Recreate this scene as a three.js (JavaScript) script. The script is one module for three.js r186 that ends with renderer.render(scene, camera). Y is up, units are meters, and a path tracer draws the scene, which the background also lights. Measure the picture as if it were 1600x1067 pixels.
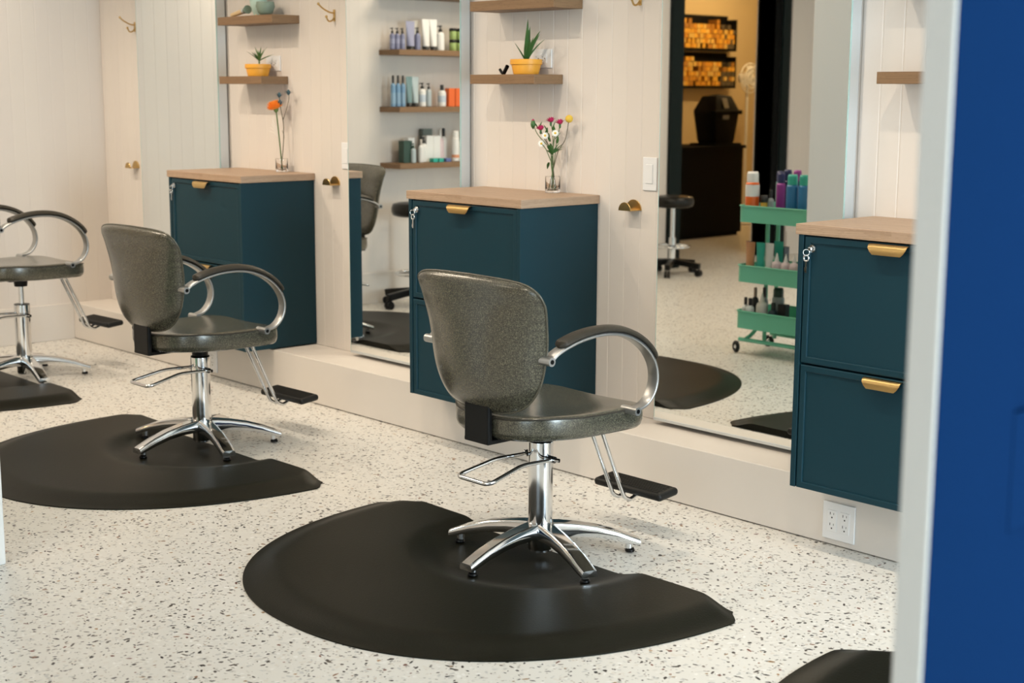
import * as THREE from 'three';
import { RoundedBoxGeometry } from 'three/addons/geometries/RoundedBoxGeometry.js';
import { mergeGeometries } from 'three/addons/utils/BufferGeometryUtils.js';
import { RectAreaLightUniformsLib } from 'three/addons/lights/RectAreaLightUniformsLib.js';

// ---------------------------------------------------------------- camera, sky, light, exposure
RectAreaLightUniformsLib.init();
const scene = new THREE.Scene();
const renderer = new THREE.WebGLRenderer({ antialias: true });
renderer.toneMapping = THREE.LinearToneMapping;
renderer.toneMappingExposure = 0.36;
renderer.shadowMap.enabled = true;

const camera = new THREE.PerspectiveCamera(26.13, 1600 / 1067, 0.05, 60);
camera.rotation.order = 'YXZ';
camera.position.set(2.549, 1.377, 3.901);
camera.rotation.set(-0.1697, 0.830, 0.0039);
camera.focus = 4.4;
camera.userData.fStop = 4.5;
scene.add(camera);

scene.background = new THREE.Color(0.80, 0.92, 1.0);       // bright overcast street sky beyond the shop window
scene.backgroundIntensity = 2.2;

// daylight that enters through the shop window (same place, size and colour as the opening)
const DAY = new THREE.Color(0.74, 0.90, 1.0);
for (const [x, z, w, tx, tz, power] of [[4.52, 1.05, 1.3, -4, 1.05, 62.0], [2.4, 7.12, 3.3, 2.4, 0, 8.0]]) {
  const daylight = new THREE.RectAreaLight(DAY, power, w, 2.03);
  daylight.position.set(x, 1.375, z); daylight.lookAt(tx, 1.375, tz); scene.add(daylight);
}

const TRACK_Y = 2.46, TRACK_X = [-4.86, -3.95, -3.04, -2.13, -1.22, -0.31, 0.60, 1.51];
const PANEL_COLOUR = new THREE.Color(1.0, 0.84, 0.65);
const LAMP_COLOUR = new THREE.Color(1.0, 0.85, 0.67);
const LAMP_POWER = 9.8, PANEL_POWER = 58;

// ---------------------------------------------------------------- helpers
let seed = 7;
const rnd = () => { seed = (seed * 1664525 + 1013904223) >>> 0; return seed / 4294967296; };
const range = (a, b) => a + (b - a) * rnd();
const clamp = (x, a, b) => Math.min(b, Math.max(a, x));
const smooth = (a, b, x) => { const t = clamp((x - a) / (b - a), 0, 1); return t * t * (3 - 2 * t); };
const used = new Map();
function numbered(name) {
  const n = used.get(name) ?? 0; used.set(name, n + 1);
  return n ? `${name}_${String(n).padStart(3, '0')}` : name;
}
function shade(o) { o.castShadow = true; o.receiveShadow = true; return o; }
function part(name, geometry, material, parent, position) {
  const m = shade(new THREE.Mesh(geometry, material)); m.name = name;
  if (position) m.position.set(...position);
  parent.add(m); return m;
}
function tag(o, label, category, group) {
  o.userData.label = label; o.userData.category = category; if (group) o.userData.group = group; return o;
}
function thing(name, label, category, position = [0, 0, 0], turn = 0, group) {
  const g = new THREE.Group(); g.name = numbered(name); g.position.set(...position); g.rotation.y = turn;
  scene.add(g); return tag(g, label, category, group);
}
function single(name, geometry, material, label, category, position, group) {
  const m = part(numbered(name), geometry, material, scene, position); return tag(m, label, category, group);
}
function structure(name, geometry, material, position, label) {
  const m = part(name, geometry, material, scene, position); m.userData.kind = 'structure';
  if (label) m.userData.label = label; return m;
}
function planarUV(g, s = 1) {                              // uv in metres, by the main direction of each face
  if (g.index) g = g.toNonIndexed();
  const p = g.attributes.position, n = g.attributes.normal, uv = new Float32Array(p.count * 2);
  for (let i = 0; i < p.count; i += 3) {
    let ax = 0, ay = 0, az = 0;
    for (let k = 0; k < 3; k++) { ax += n.getX(i + k); ay += n.getY(i + k); az += n.getZ(i + k); }
    ax = Math.abs(ax); ay = Math.abs(ay); az = Math.abs(az);
    for (let k = 0; k < 3; k++) {
      const x = p.getX(i + k), y = p.getY(i + k), z = p.getZ(i + k), j = (i + k) * 2;
      if (ay >= ax && ay >= az) { uv[j] = x / s; uv[j + 1] = z / s; }
      else if (ax >= az) { uv[j] = z / s; uv[j + 1] = y / s; }
      else { uv[j] = x / s; uv[j + 1] = y / s; }
    }
  }
  g.setAttribute('uv', new THREE.BufferAttribute(uv, 2)); return g;
}
function box(x0, x1, y0, y1, z0, z1, r = 0, segments = 2) {
  const w = x1 - x0, h = y1 - y0, d = z1 - z0;
  const g = r ? new RoundedBoxGeometry(w, h, d, segments, Math.min(r, w / 2.01, h / 2.01, d / 2.01)) : new THREE.BoxGeometry(w, h, d);
  g.translate((x0 + x1) / 2, (y0 + y1) / 2, (z0 + z1) / 2); return planarUV(g);
}
const V = (x, y, z) => new THREE.Vector3(x, y, z);
function tube(points, r, n = 40, radial = 10, tension = 0.5, closed = false) {
  return new THREE.TubeGeometry(new THREE.CatmullRomCurve3(points.map((p) => V(...p)), closed, 'catmullrom', tension), n, r, radial, closed);
}
function rod(a, b, r, radial = 12, r2 = r) {
  const A = V(...a), B = V(...b), L = A.distanceTo(B), g = new THREE.CylinderGeometry(r2, r, L, radial);
  g.applyQuaternion(new THREE.Quaternion().setFromUnitVectors(V(0, 1, 0), B.clone().sub(A).normalize()));
  g.translate((A.x + B.x) / 2, (A.y + B.y) / 2, (A.z + B.z) / 2); return g;
}
function polyTube(points, r, bend = 0.02, radial = 10) {   // straight rod with rounded bends
  const path = new THREE.CurvePath(); let from = V(...points[0]);
  for (let i = 1; i < points.length; i++) {
    const p = V(...points[i]);
    if (i === points.length - 1) { path.add(new THREE.LineCurve3(from, p)); break; }
    const q = V(...points[i + 1]), b = Math.min(bend, from.distanceTo(p) * 0.49, p.distanceTo(q) * 0.49);
    const a = p.clone().add(from.clone().sub(p).setLength(b)), c = p.clone().add(q.clone().sub(p).setLength(b));
    path.add(new THREE.LineCurve3(from, a)); path.add(new THREE.QuadraticBezierCurve3(a, p, c)); from = c;
  }
  return new THREE.TubeGeometry(path, points.length * 16, r, radial, false);
}
const lathe = (profile, n = 28) => new THREE.LatheGeometry(profile.map(([r, y]) => new THREE.Vector2(r, y)), n);
function merge(list) {
  return mergeGeometries(list.map((g) => {
    g = g.index ? g.toNonIndexed() : g;
    for (const k of Object.keys(g.attributes)) if (!['position', 'normal', 'uv'].includes(k)) g.deleteAttribute(k);
    if (!g.attributes.uv) g.setAttribute('uv', new THREE.BufferAttribute(new Float32Array(g.attributes.position.count * 2), 2));
    return g;
  }));
}
function gridGeometry(nu, nv, f, flip = false) {           // f(u, v) -> [x, y, z], u and v in 0..1
  const pos = [], uv = [], idx = [];
  for (let j = 0; j <= nv; j++) for (let i = 0; i <= nu; i++) { pos.push(...f(i / nu, j / nv)); uv.push(i / nu, j / nv); }
  for (let j = 0; j < nv; j++) for (let i = 0; i < nu; i++) {
    const a = j * (nu + 1) + i, b = a + 1, c = a + nu + 1, d = c + 1;
    if (flip) idx.push(a, c, b, b, c, d); else idx.push(a, b, c, b, d, c);
  }
  const g = new THREE.BufferGeometry();
  g.setAttribute('position', new THREE.Float32BufferAttribute(pos, 3)); g.setAttribute('uv', new THREE.Float32BufferAttribute(uv, 2));
  g.setIndex(idx); g.computeVertexNormals(); return g;
}
function smoothPlanarUV(g, s = 1) {                        // planar uv that keeps the smooth normals
  return planarUV(g, s);
}

// ---------------------------------------------------------------- textures
function canvasTexture(w, h, draw, srgb = true) {
  const c = document.createElement('canvas'); c.width = w; c.height = h; draw(c.getContext('2d'), w, h);
  const t = new THREE.CanvasTexture(c); t.wrapS = t.wrapT = THREE.RepeatWrapping; t.anisotropy = 8;
  if (srgb) t.colorSpace = THREE.SRGBColorSpace; return t;
}
function dataTexture(n, f, srgb = true) {
  const d = new Uint8Array(n * n * 4);
  for (let i = 0; i < n * n; i++) { const [r, g, b] = f(i % n, Math.floor(i / n)); d[i * 4] = r; d[i * 4 + 1] = g; d[i * 4 + 2] = b; d[i * 4 + 3] = 255; }
  const t = new THREE.DataTexture(d, n, n, THREE.RGBAFormat); t.wrapS = t.wrapT = THREE.RepeatWrapping;
  t.magFilter = THREE.LinearFilter; t.minFilter = THREE.LinearMipmapLinearFilter; t.generateMipmaps = true;
  if (srgb) t.colorSpace = THREE.SRGBColorSpace; t.needsUpdate = true; return t;
}
const TERRAZZO = 3.0;
const terrazzo = canvasTexture(2048, 2048, (c, w) => {
  c.fillStyle = '#dcd9d2'; c.fillRect(0, 0, w, w);
  const shard = (x, y, r, colour) => {
    const n = 4 + Math.floor(rnd() * 3), a0 = rnd() * 6.28, turn = range(0, 6.28), sx = range(0.8, 1.9), pts = [];
    for (let k = 0; k < n; k++) {
      const a = a0 + (k / n) * 6.28 + range(-0.3, 0.3), q = r * range(0.6, 1.1), px = Math.cos(a) * q * sx, py = Math.sin(a) * q / sx;
      pts.push([px * Math.cos(turn) - py * Math.sin(turn), px * Math.sin(turn) + py * Math.cos(turn)]);
    }
    for (const dx of [-w, 0, w]) for (const dy of [-w, 0, w]) {
      if (x + dx < -20 || x + dx > w + 20 || y + dy < -20 || y + dy > w + 20) continue;
      c.fillStyle = colour; c.beginPath(); pts.forEach(([px, py], i) => (i ? c.lineTo(x + dx + px, y + dy + py) : c.moveTo(x + dx + px, y + dy + py))); c.fill();
    }
  };
  const pick = (list) => list[Math.floor(rnd() * list.length)];
  for (let i = 0; i < 24000; i++) shard(rnd() * w, rnd() * w, range(1.5, 6), pick(['#e8e6e1', '#d2cfc8', '#c9c7c2', '#e2dfd8', '#d8d2c8', '#c2c1bd']));
  for (let i = 0; i < 15000; i++) shard(rnd() * w, rnd() * w, range(1.0, 3.4), pick(['#a9a5a0', '#8e8b86', '#b3aba2', '#77736e', '#9a9088', '#c3b8ac']));
  for (let i = 0; i < 11500; i++) shard(rnd() * w, rnd() * w, range(1.3, 5.2) * (rnd() < 0.5 ? 0.6 : 1), pick(['#1a1817', '#100f0f', '#2a2522', '#362d28', '#443d38', '#1f1d1b', '#575049']));
  for (let i = 0; i < 1300; i++) shard(rnd() * w, rnd() * w, range(1.8, 5), pick(['#6d3a2c', '#7a4f32', '#8a6a42', '#5e3024', '#a07a53']));
});
terrazzo.repeat.set(1 / TERRAZZO, 1 / TERRAZZO);
const oakMap = canvasTexture(1024, 1024, (c, w) => {
  c.fillStyle = '#ab9078'; c.fillRect(0, 0, w, w);
  for (let i = 0; i < 5200; i++) {
    const y = rnd() * w, x = rnd() * w, L = range(40, 420), t = range(-1, 1);
    c.strokeStyle = t > 0 ? `rgba(206,178,148,${0.05 + 0.16 * t})` : `rgba(116,88,62,${0.05 - 0.2 * t})`;
    c.lineWidth = range(0.6, 2.2); c.beginPath();
    for (let k = 0; k <= 6; k++) { const px = x + (L * k) / 6, py = y + 5 * Math.sin(px / 130 + y / 60); k ? c.lineTo(px, py) : c.moveTo(px, py); }
    c.stroke();
  }
  for (let i = 0; i < 3000; i++) { c.fillStyle = 'rgba(90,66,44,0.28)'; c.fillRect(rnd() * w, rnd() * w, range(4, 18), 1); }
});
oakMap.repeat.set(1 / 0.9, 1 / 0.9);
const speckleMap = dataTexture(256, () => {
  const t = rnd(), k = t < 0.30 ? range(0.5, 0.72) : t < 0.82 ? range(0.78, 1.05) : range(1.1, 1.5);
  return [88 * k, 85 * k, 71 * k].map((x) => clamp(x, 0, 255));
});
speckleMap.repeat.set(1 / 0.42, 1 / 0.42);
const speckleBump = dataTexture(256, () => { const k = range(90, 255); return [k, k, k]; }, false);
speckleBump.repeat.set(1 / 0.42, 1 / 0.42);
const paintBump = dataTexture(256, () => { const k = range(110, 255); return [k, k, k]; }, false);
paintBump.repeat.set(1 / 0.5, 1 / 0.5);

// ---------------------------------------------------------------- materials
const lin = (r, g, b) => new THREE.Color().setRGB(r, g, b);
const std = (o) => new THREE.MeshStandardMaterial(o), phys = (o) => new THREE.MeshPhysicalMaterial(o);
const M = {
  paint: std({ color: lin(0.70, 0.640, 0.585), roughness: 0.55, bumpMap: paintBump, bumpScale: 0.0002 }),
  paintB: std({ color: lin(0.71, 0.650, 0.59), roughness: 0.5, bumpMap: paintBump, bumpScale: 0.0002 }),
  plinth: std({ color: lin(0.69, 0.64, 0.585), roughness: 0.55, bumpMap: paintBump, bumpScale: 0.0002 }),
  ceiling: std({ color: lin(0.82, 0.80, 0.77), roughness: 0.8 }),
  whitePaint: std({ color: lin(0.78, 0.78, 0.76), roughness: 0.5, bumpMap: paintBump, bumpScale: 0.0002 }),
  floor: std({ map: terrazzo, roughness: 0.32 }),
  teal: phys({ color: lin(0.0072, 0.036, 0.051), roughness: 0.42, specularIntensity: 0.45, bumpMap: paintBump, bumpScale: 0.0001 }),
  oak: std({ map: oakMap, roughness: 0.5 }),
  shelfOak: std({ map: oakMap, color: lin(0.54, 0.455, 0.33), roughness: 0.55 }),
  mirror: std({ color: lin(0.90, 0.92, 0.90), metalness: 1, roughness: 0.012 }),
  glassEdge: std({ color: lin(0.40, 0.56, 0.53), roughness: 0.2 }),
  aluminium: std({ color: lin(0.62, 0.65, 0.66), metalness: 0.55, roughness: 0.42 }),
  brass: std({ color: lin(0.62, 0.42, 0.17), metalness: 1, roughness: 0.28, bumpMap: paintBump, bumpScale: 0.00005 }),
  chrome: std({ color: lin(0.80, 0.81, 0.82), metalness: 1, roughness: 0.09 }),
  armMetal: std({ color: lin(0.46, 0.46, 0.45), metalness: 0.85, roughness: 0.34 }),
  vinyl: phys({ map: speckleMap, roughness: 0.26, metalness: 0.1, clearcoat: 0.55, clearcoatRoughness: 0.2, bumpMap: speckleBump, bumpScale: 0.00012 }),
  blackPlastic: phys({ color: lin(0.004, 0.004, 0.004), roughness: 0.32, specularIntensity: 0.4 }),
  rubber: phys({ color: lin(0.009, 0.0085, 0.007), roughness: 0.5, specularIntensity: 0.6, bumpMap: paintBump, bumpScale: 0.0004 }),
  mat: phys({ color: lin(0.0090, 0.0088, 0.0052), roughness: 0.40, specularIntensity: 0.25, bumpMap: paintBump, bumpScale: 0.0005 }),
  padVinyl: phys({ color: lin(0.030, 0.025, 0.017), roughness: 0.38, specularIntensity: 0.8, bumpMap: speckleBump, bumpScale: 0.0003 }),
  whitePlastic: std({ color: lin(0.80, 0.80, 0.80), roughness: 0.35 }),
  slot: std({ color: lin(0.02, 0.02, 0.02), roughness: 0.6 }),
  potYellow: std({ color: lin(0.78, 0.36, 0.035), roughness: 0.45 }),
  soil: std({ color: lin(0.05, 0.035, 0.025), roughness: 0.95 }),
  leaf: std({ color: lin(0.045, 0.13, 0.03), roughness: 0.45 }),
  leafPale: std({ color: lin(0.13, 0.22, 0.06), roughness: 0.5 }),
  stem: std({ color: lin(0.09, 0.15, 0.045), roughness: 0.6 }),
  stemBrown: std({ color: lin(0.13, 0.11, 0.07), roughness: 0.7 }),
  petalMagenta: std({ color: lin(0.46, 0.012, 0.10), roughness: 0.6 }),
  petalOrange: std({ color: lin(0.92, 0.28, 0.025), roughness: 0.6 }),
  petalWhite: std({ color: lin(0.80, 0.80, 0.74), roughness: 0.6 }),
  pollen: std({ color: lin(0.66, 0.43, 0.05), roughness: 0.8 }),
  thistle: std({ color: lin(0.05, 0.10, 0.12), roughness: 0.7 }),
  vaseGlass: new THREE.MeshPhysicalMaterial({ color: 0xffffff, transmission: 1, thickness: 0.004, roughness: 0.0, ior: 1.48 }),
  water: new THREE.MeshPhysicalMaterial({ color: lin(0.95, 0.98, 0.96), transmission: 1, thickness: 0.03, roughness: 0.0, ior: 1.33 }),
  windowGlass: new THREE.MeshPhysicalMaterial({ color: 0xffffff, transmission: 1, thickness: 0, roughness: 0.0 }),
  blueDoor: phys({ color: lin(0.0045, 0.022, 0.076), roughness: 0.85, specularIntensity: 0.0, bumpMap: paintBump, bumpScale: 0.0002 }),
  blackPaint: phys({ color: lin(0.003, 0.0035, 0.0035), roughness: 0.7, specularIntensity: 0.25 }),
  darkCasing: phys({ color: lin(0.005, 0.011, 0.011), roughness: 0.6, specularIntensity: 0.3 }),
  mintMetal: std({ color: lin(0.15, 0.52, 0.35), roughness: 0.4 }),
  mint: std({ color: lin(0.50, 0.66, 0.58), roughness: 0.5 }),
  birch: std({ color: lin(0.72, 0.52, 0.28), roughness: 0.5 }),
  sage: std({ color: lin(0.20, 0.26, 0.20), roughness: 0.6 }),
  stoolVinyl: phys({ color: lin(0.007, 0.0065, 0.005), roughness: 0.32, specularIntensity: 0.6 }),
  backWall: std({ color: lin(0.62, 0.50, 0.30), roughness: 0.7 }),
  panelGlow: std({ color: lin(0.9, 0.88, 0.84), emissive: new THREE.Color(1.0, 0.84, 0.65), emissiveIntensity: 3 }),
  bulb: std({ color: lin(1, 0.9, 0.75), emissive: new THREE.Color(1.0, 0.85, 0.67), emissiveIntensity: 6 }),
};
const colours = new Map();
function plastic(r, g, b, roughness = 0.38) {
  const k = [r, g, b, roughness].join(); if (!colours.has(k)) colours.set(k, std({ color: lin(r, g, b), roughness })); return colours.get(k);
}

// ---------------------------------------------------------------- room
const XL = -5.08, XR = 4.60, ZF = 7.20, H = 2.62, PITCH = 0.0755;
const PLINTH_Z = 0.2384, PLINTH_Y = 0.2005, X0 = -5.08;

structure('floor', box(XL - 3.2, XR + 0.2, -0.12, 0, -0.2, 10.2), M.floor, null, 'pale terrazzo floor with dark stone chips');
structure('ceiling', box(XL - 3.2, XR + 0.2, H, H + 0.15, -0.2, 10.2), M.ceiling);

const wallBack = structure('wall_back', box(XL - 0.2, XR + 0.2, 0, H, -0.2, -0.012), M.paint, null, 'cream tongue and groove panelled wall behind the mirrors');
{
  const plankShape = (w, y0, y1, c) => {                      // a board with chamfered long edges, face at z = 0
    const s = new THREE.Shape(), d = 0.012;
    s.moveTo(0, -d); s.lineTo(w, -d); s.lineTo(w, -c); s.lineTo(w - 2.6 * c, 0); s.lineTo(2.6 * c, 0); s.lineTo(0, -c); s.closePath();
    const g = new THREE.ExtrudeGeometry(s, { depth: y1 - y0, bevelEnabled: false });
    g.rotateX(-Math.PI / 2);                               // shape y -> -z, depth -> y
    g.scale(1, 1, -1); g.translate(0, y0, 0);
    const idx = g.index; const p = g.toNonIndexed ? (idx ? g.toNonIndexed() : g) : g;
    const a = p.attributes.position, tmp = [];
    for (let i = 0; i < a.count; i += 3) tmp.push(i, i + 2, i + 1);
    const q = new THREE.BufferGeometry(), arr = new Float32Array(a.count * 3);
    tmp.forEach((k, i) => { arr[i * 3] = a.getX(k); arr[i * 3 + 1] = a.getY(k); arr[i * 3 + 2] = a.getZ(k); });
    q.setAttribute('position', new THREE.BufferAttribute(arr, 3)); q.computeVertexNormals();
    return planarUV(q);
  };
  const plank = plankShape(PITCH - 0.0001, PLINTH_Y, H, 0.0014), tones = [M.paint, M.paintB];
  const start = -1.868 - PITCH * 43;
  for (let k = 0; k < 130; k++) {
    const x = start + k * PITCH; if (x < X0 - PITCH * 0.98 || x > XR - PITCH) continue;
    part('plank', plank, tones[(k * 7 + (k >> 2)) % 2], wallBack, [x + 0.0006, 0, 0]);
  }
  // end wall with the same boards; its doorway opening lies between z = 4.98 and z = 6.2
  const wallLeft = structure('wall_left', merge([box(XL - 0.2, XL - 0.012, 0, H, -0.2, 4.95), box(XL - 0.2, XL - 0.012, 0, H, 6.12, ZF), box(XL - 0.2, XL - 0.012, 2.45, H, 4.95, 6.12)]), M.paint, null, 'cream panelled end wall with a dark doorway');
  const endPlank = plankShape(PITCH - 0.0001, 0.0, H, 0.0009); endPlank.rotateY(Math.PI / 2);
  for (let k = 0; k < 96; k++) {
    const z = PITCH + k * PITCH; if (z > ZF || (z > 4.83 && z < 6.36)) continue;
    part('plank', endPlank, tones[(k * 5 + (k >> 1)) % 2], wallLeft, [XL, 0, z]);
  }
}
structure('wall_front', merge([box(XL - 0.2, 0.70, 0, H, ZF, ZF + 0.2), box(4.10, XR + 0.2, 0, H, ZF, ZF + 0.2), box(0.70, 4.10, 0, 0.30, ZF, ZF + 0.2), box(0.70, 4.10, 2.45, H, ZF, ZF + 0.2)]), M.paint);
{
  const w = structure('window_2', merge([box(0.70, 4.10, 0.30, 0.36, ZF, ZF + 0.12), box(0.70, 4.10, 2.39, 2.45, ZF, ZF + 0.12), ...[0.70, 2.37, 4.04].map((x) => box(x, x + 0.06, 0.36, 2.39, ZF, ZF + 0.12))]), M.whitePaint);
  for (const x of [0.76, 2.43]) part('pane', box(x, x + 1.61, 0.36, 2.39, ZF + 0.055, ZF + 0.061), M.windowGlass, w);
}
// wall with the shop window
structure('wall_right', merge([box(XR, XR + 0.2, 0, 0.30, 0, ZF), box(XR, XR + 0.2, 2.45, H, 0, ZF), box(XR, XR + 0.2, 0.30, 2.45, 0, 0.34), box(XR, XR + 0.2, 0.30, 2.45, 1.76, ZF)]), M.paint);
{
  const w = structure('window_1', merge([box(XR, XR + 0.12, 0.30, 0.36, 0.34, 1.76), box(XR, XR + 0.12, 2.39, 2.45, 0.34, 1.76), ...[0.34, 1.70].map((z) => box(XR, XR + 0.12, 0.36, 2.39, z, z + 0.06))]), M.whitePaint);
  part('pane', box(XR + 0.055, XR + 0.061, 0.36, 2.39, 0.40, 1.70), M.windowGlass, w);
}
structure('baseboard_back', box(X0, XR, 0.003, PLINTH_Y, 0, PLINTH_Z, 0.004), M.plinth, null, 'cream boxed plinth ledge along the mirror wall');
structure('baseboard_left', merge([box(XL, XL + 0.016, 0, 0.2, PLINTH_Z, 4.83, 0.003), box(XL, XL + 0.016, 0, 0.2, 6.34, ZF, 0.003)]), M.plinth);

// doorway to the back room
const casing = structure('trim_1', merge([box(XL - 0.19, XL + 0.02, 0, 2.45, 4.83, 4.965, 0.004), box(XL - 0.005, XL + 0.02, 0, 2.45, 6.2, 6.30, 0.004), box(XL - 0.19, XL + 0.02, 2.33, 2.45, 4.965, 6.2)]), M.darkCasing, null, 'dark painted door casing');
part('reveal', box(XL - 0.19, XL - 0.005, 0, 2.33, 6.12, 6.2), M.blackPaint, casing);
// back room shell
structure('wall_far', box(XL - 2.72, XL - 2.52, 0, H, 3.8, 10.2), M.backWall);
structure('wall_back_room', merge([box(XL - 2.72, XL - 0.2, 0, H, 3.6, 3.8), box(XL - 2.72, XL - 0.2, 0, H, 10.0, 10.2), box(XL - 0.2, XL - 0.05, 0, H, ZF + 0.2, 10.0)]), M.backWall);
structure('baseboard_far', box(XL - 2.52, XL - 2.50, 0, 0.14, 3.8, 10.0), M.backWall);

// square white pillar beside the trolley
structure('pillar', box(-1.835, -1.50, 0, H, 2.20, 2.55, 0.006), M.whitePaint, null, 'square white pillar');

// ---------------------------------------------------------------- lights on the ceiling
function lampHead(x, z, tx, tz, power, angle, label) {
  const t = thing('track_spotlight', label, 'spotlight', [x, 0, z], 0, 'ceiling track spotlights');
  part('arm', rod([0, 2.53, 0], [0, H - 0.02, 0], 0.008), M.blackPlastic, t);
  const dir = V(tx - x, -TRACK_Y, tz - z).normalize();
  const q = new THREE.Quaternion().setFromUnitVectors(V(0, -1, 0), dir);
  const can = lathe([[0.0, 0.11], [0.034, 0.11], [0.036, 0.105], [0.036, 0.012], [0.034, 0.012], [0.034, 0.09], [0.0, 0.09]], 20);
  can.applyQuaternion(q); part('housing', can, M.whitePlastic, t, [0, TRACK_Y, 0]);
  const lens = new THREE.SphereGeometry(0.03, 16, 10); part('bulb', lens, M.bulb, t, [0, TRACK_Y, 0]);
  const s = new THREE.SpotLight(LAMP_COLOUR, power, 0, angle, 1.0, 2);
  s.position.set(x, TRACK_Y - 0.005, z); s.target.position.set(tx, 0, tz); s.castShadow = true; s.shadow.radius = 0.7;
  scene.add(s, s.target);
}
single('ceiling_track', box(-5.0, 3.2, H - 0.025, H, 1.21, 1.25, 0.004), M.whitePlastic, 'white lighting track on the ceiling in front of the mirrors', 'light track');
for (const x of TRACK_X) lampHead(x, 1.23, x, 0.10, LAMP_POWER, 0.80, 'white track spotlight aimed at the mirror wall');
for (const [x, z, what] of [[-4.05, 2.6, 'near the product shelves'], [-3.4, 4.9, 'near the dark doorway'], [-0.6, 3.9, 'beyond the white pillar'], [-2.9, 1.95, 'between the two far chairs']]) {
  const t = thing('ceiling_panel', `square white ceiling light panel ${what}`, 'ceiling light', [x, H, z], 0, 'ceiling light panels');
  part('frame', merge([box(-0.31, 0.31, -0.02, 0, -0.31, -0.295), box(-0.31, 0.31, -0.02, 0, 0.295, 0.31), box(-0.31, -0.295, -0.02, 0, -0.295, 0.295), box(0.295, 0.31, -0.02, 0, -0.295, 0.295)]), M.whitePlastic, t);
  part('diffuser', box(-0.295, 0.295, -0.014, -0.002, -0.295, 0.295), M.panelGlow, t);
  const a = new THREE.RectAreaLight(PANEL_COLOUR, PANEL_POWER, 0.58, 0.58); a.position.set(x, H - 0.022, z); a.lookAt(x, 0, z); scene.add(a);
}
{
  const t = thing('pendant_lamp', 'warm pendant lamp in the back room', 'lamp', [-6.5, 0, 8.1]);
  part('cord', rod([0, 2.36, 0], [0, H, 0], 0.004), M.blackPlastic, t);
  part('bulb', new THREE.SphereGeometry(0.05, 16, 12), M.bulb, t, [0, 2.32, 0]);
  const p = new THREE.PointLight(new THREE.Color(1.0, 0.66, 0.30), 9, 0, 2); p.position.set(-6.5, 2.32, 8.1); p.castShadow = true; scene.add(p);
}

// ---------------------------------------------------------------- mirrors
function mirror(x0, x1, label) {
  const t = thing('wall_mirror', label, 'mirror', [(x0 + x1) / 2, 0, 0], 0, 'tall mirrors on the panelled wall');
  const w = (x1 - x0) / 2, y0 = 0.2206, y1 = 2.36, z = 0.063;
  part('backing', box(-w, w, y0, y1, 0.012, z - 0.006), M.aluminium, t);
  part('wall_cleat', box(-w + 0.03, w - 0.03, y0 + 0.03, y1 - 0.03, 0.0005, 0.012), M.aluminium, t);
  part('glass', box(-w + 0.002, w - 0.002, y0 + 0.004, y1 - 0.002, z - 0.006, z), M.mirror, t);
  part('glass_edge', merge([box(-w, -w + 0.002, y0 + 0.004, y1, z - 0.006, z + 0.0004), box(w - 0.002, w, y0 + 0.004, y1, z - 0.006, z + 0.0004)]), M.glassEdge, t);
  part('bottom_channel', box(-w, w, y0 - 0.004, y0 + 0.006, z - 0.03, z + 0.003, 0.001), M.aluminium, t);
}
mirror(-4.56, -3.774, 'tall frameless mirror next to the far end wall');
mirror(-2.714, -1.958, 'tall frameless mirror reflecting shelves of hair products');
mirror(-0.896, -0.127, 'tall frameless mirror reflecting the green trolley');

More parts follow.
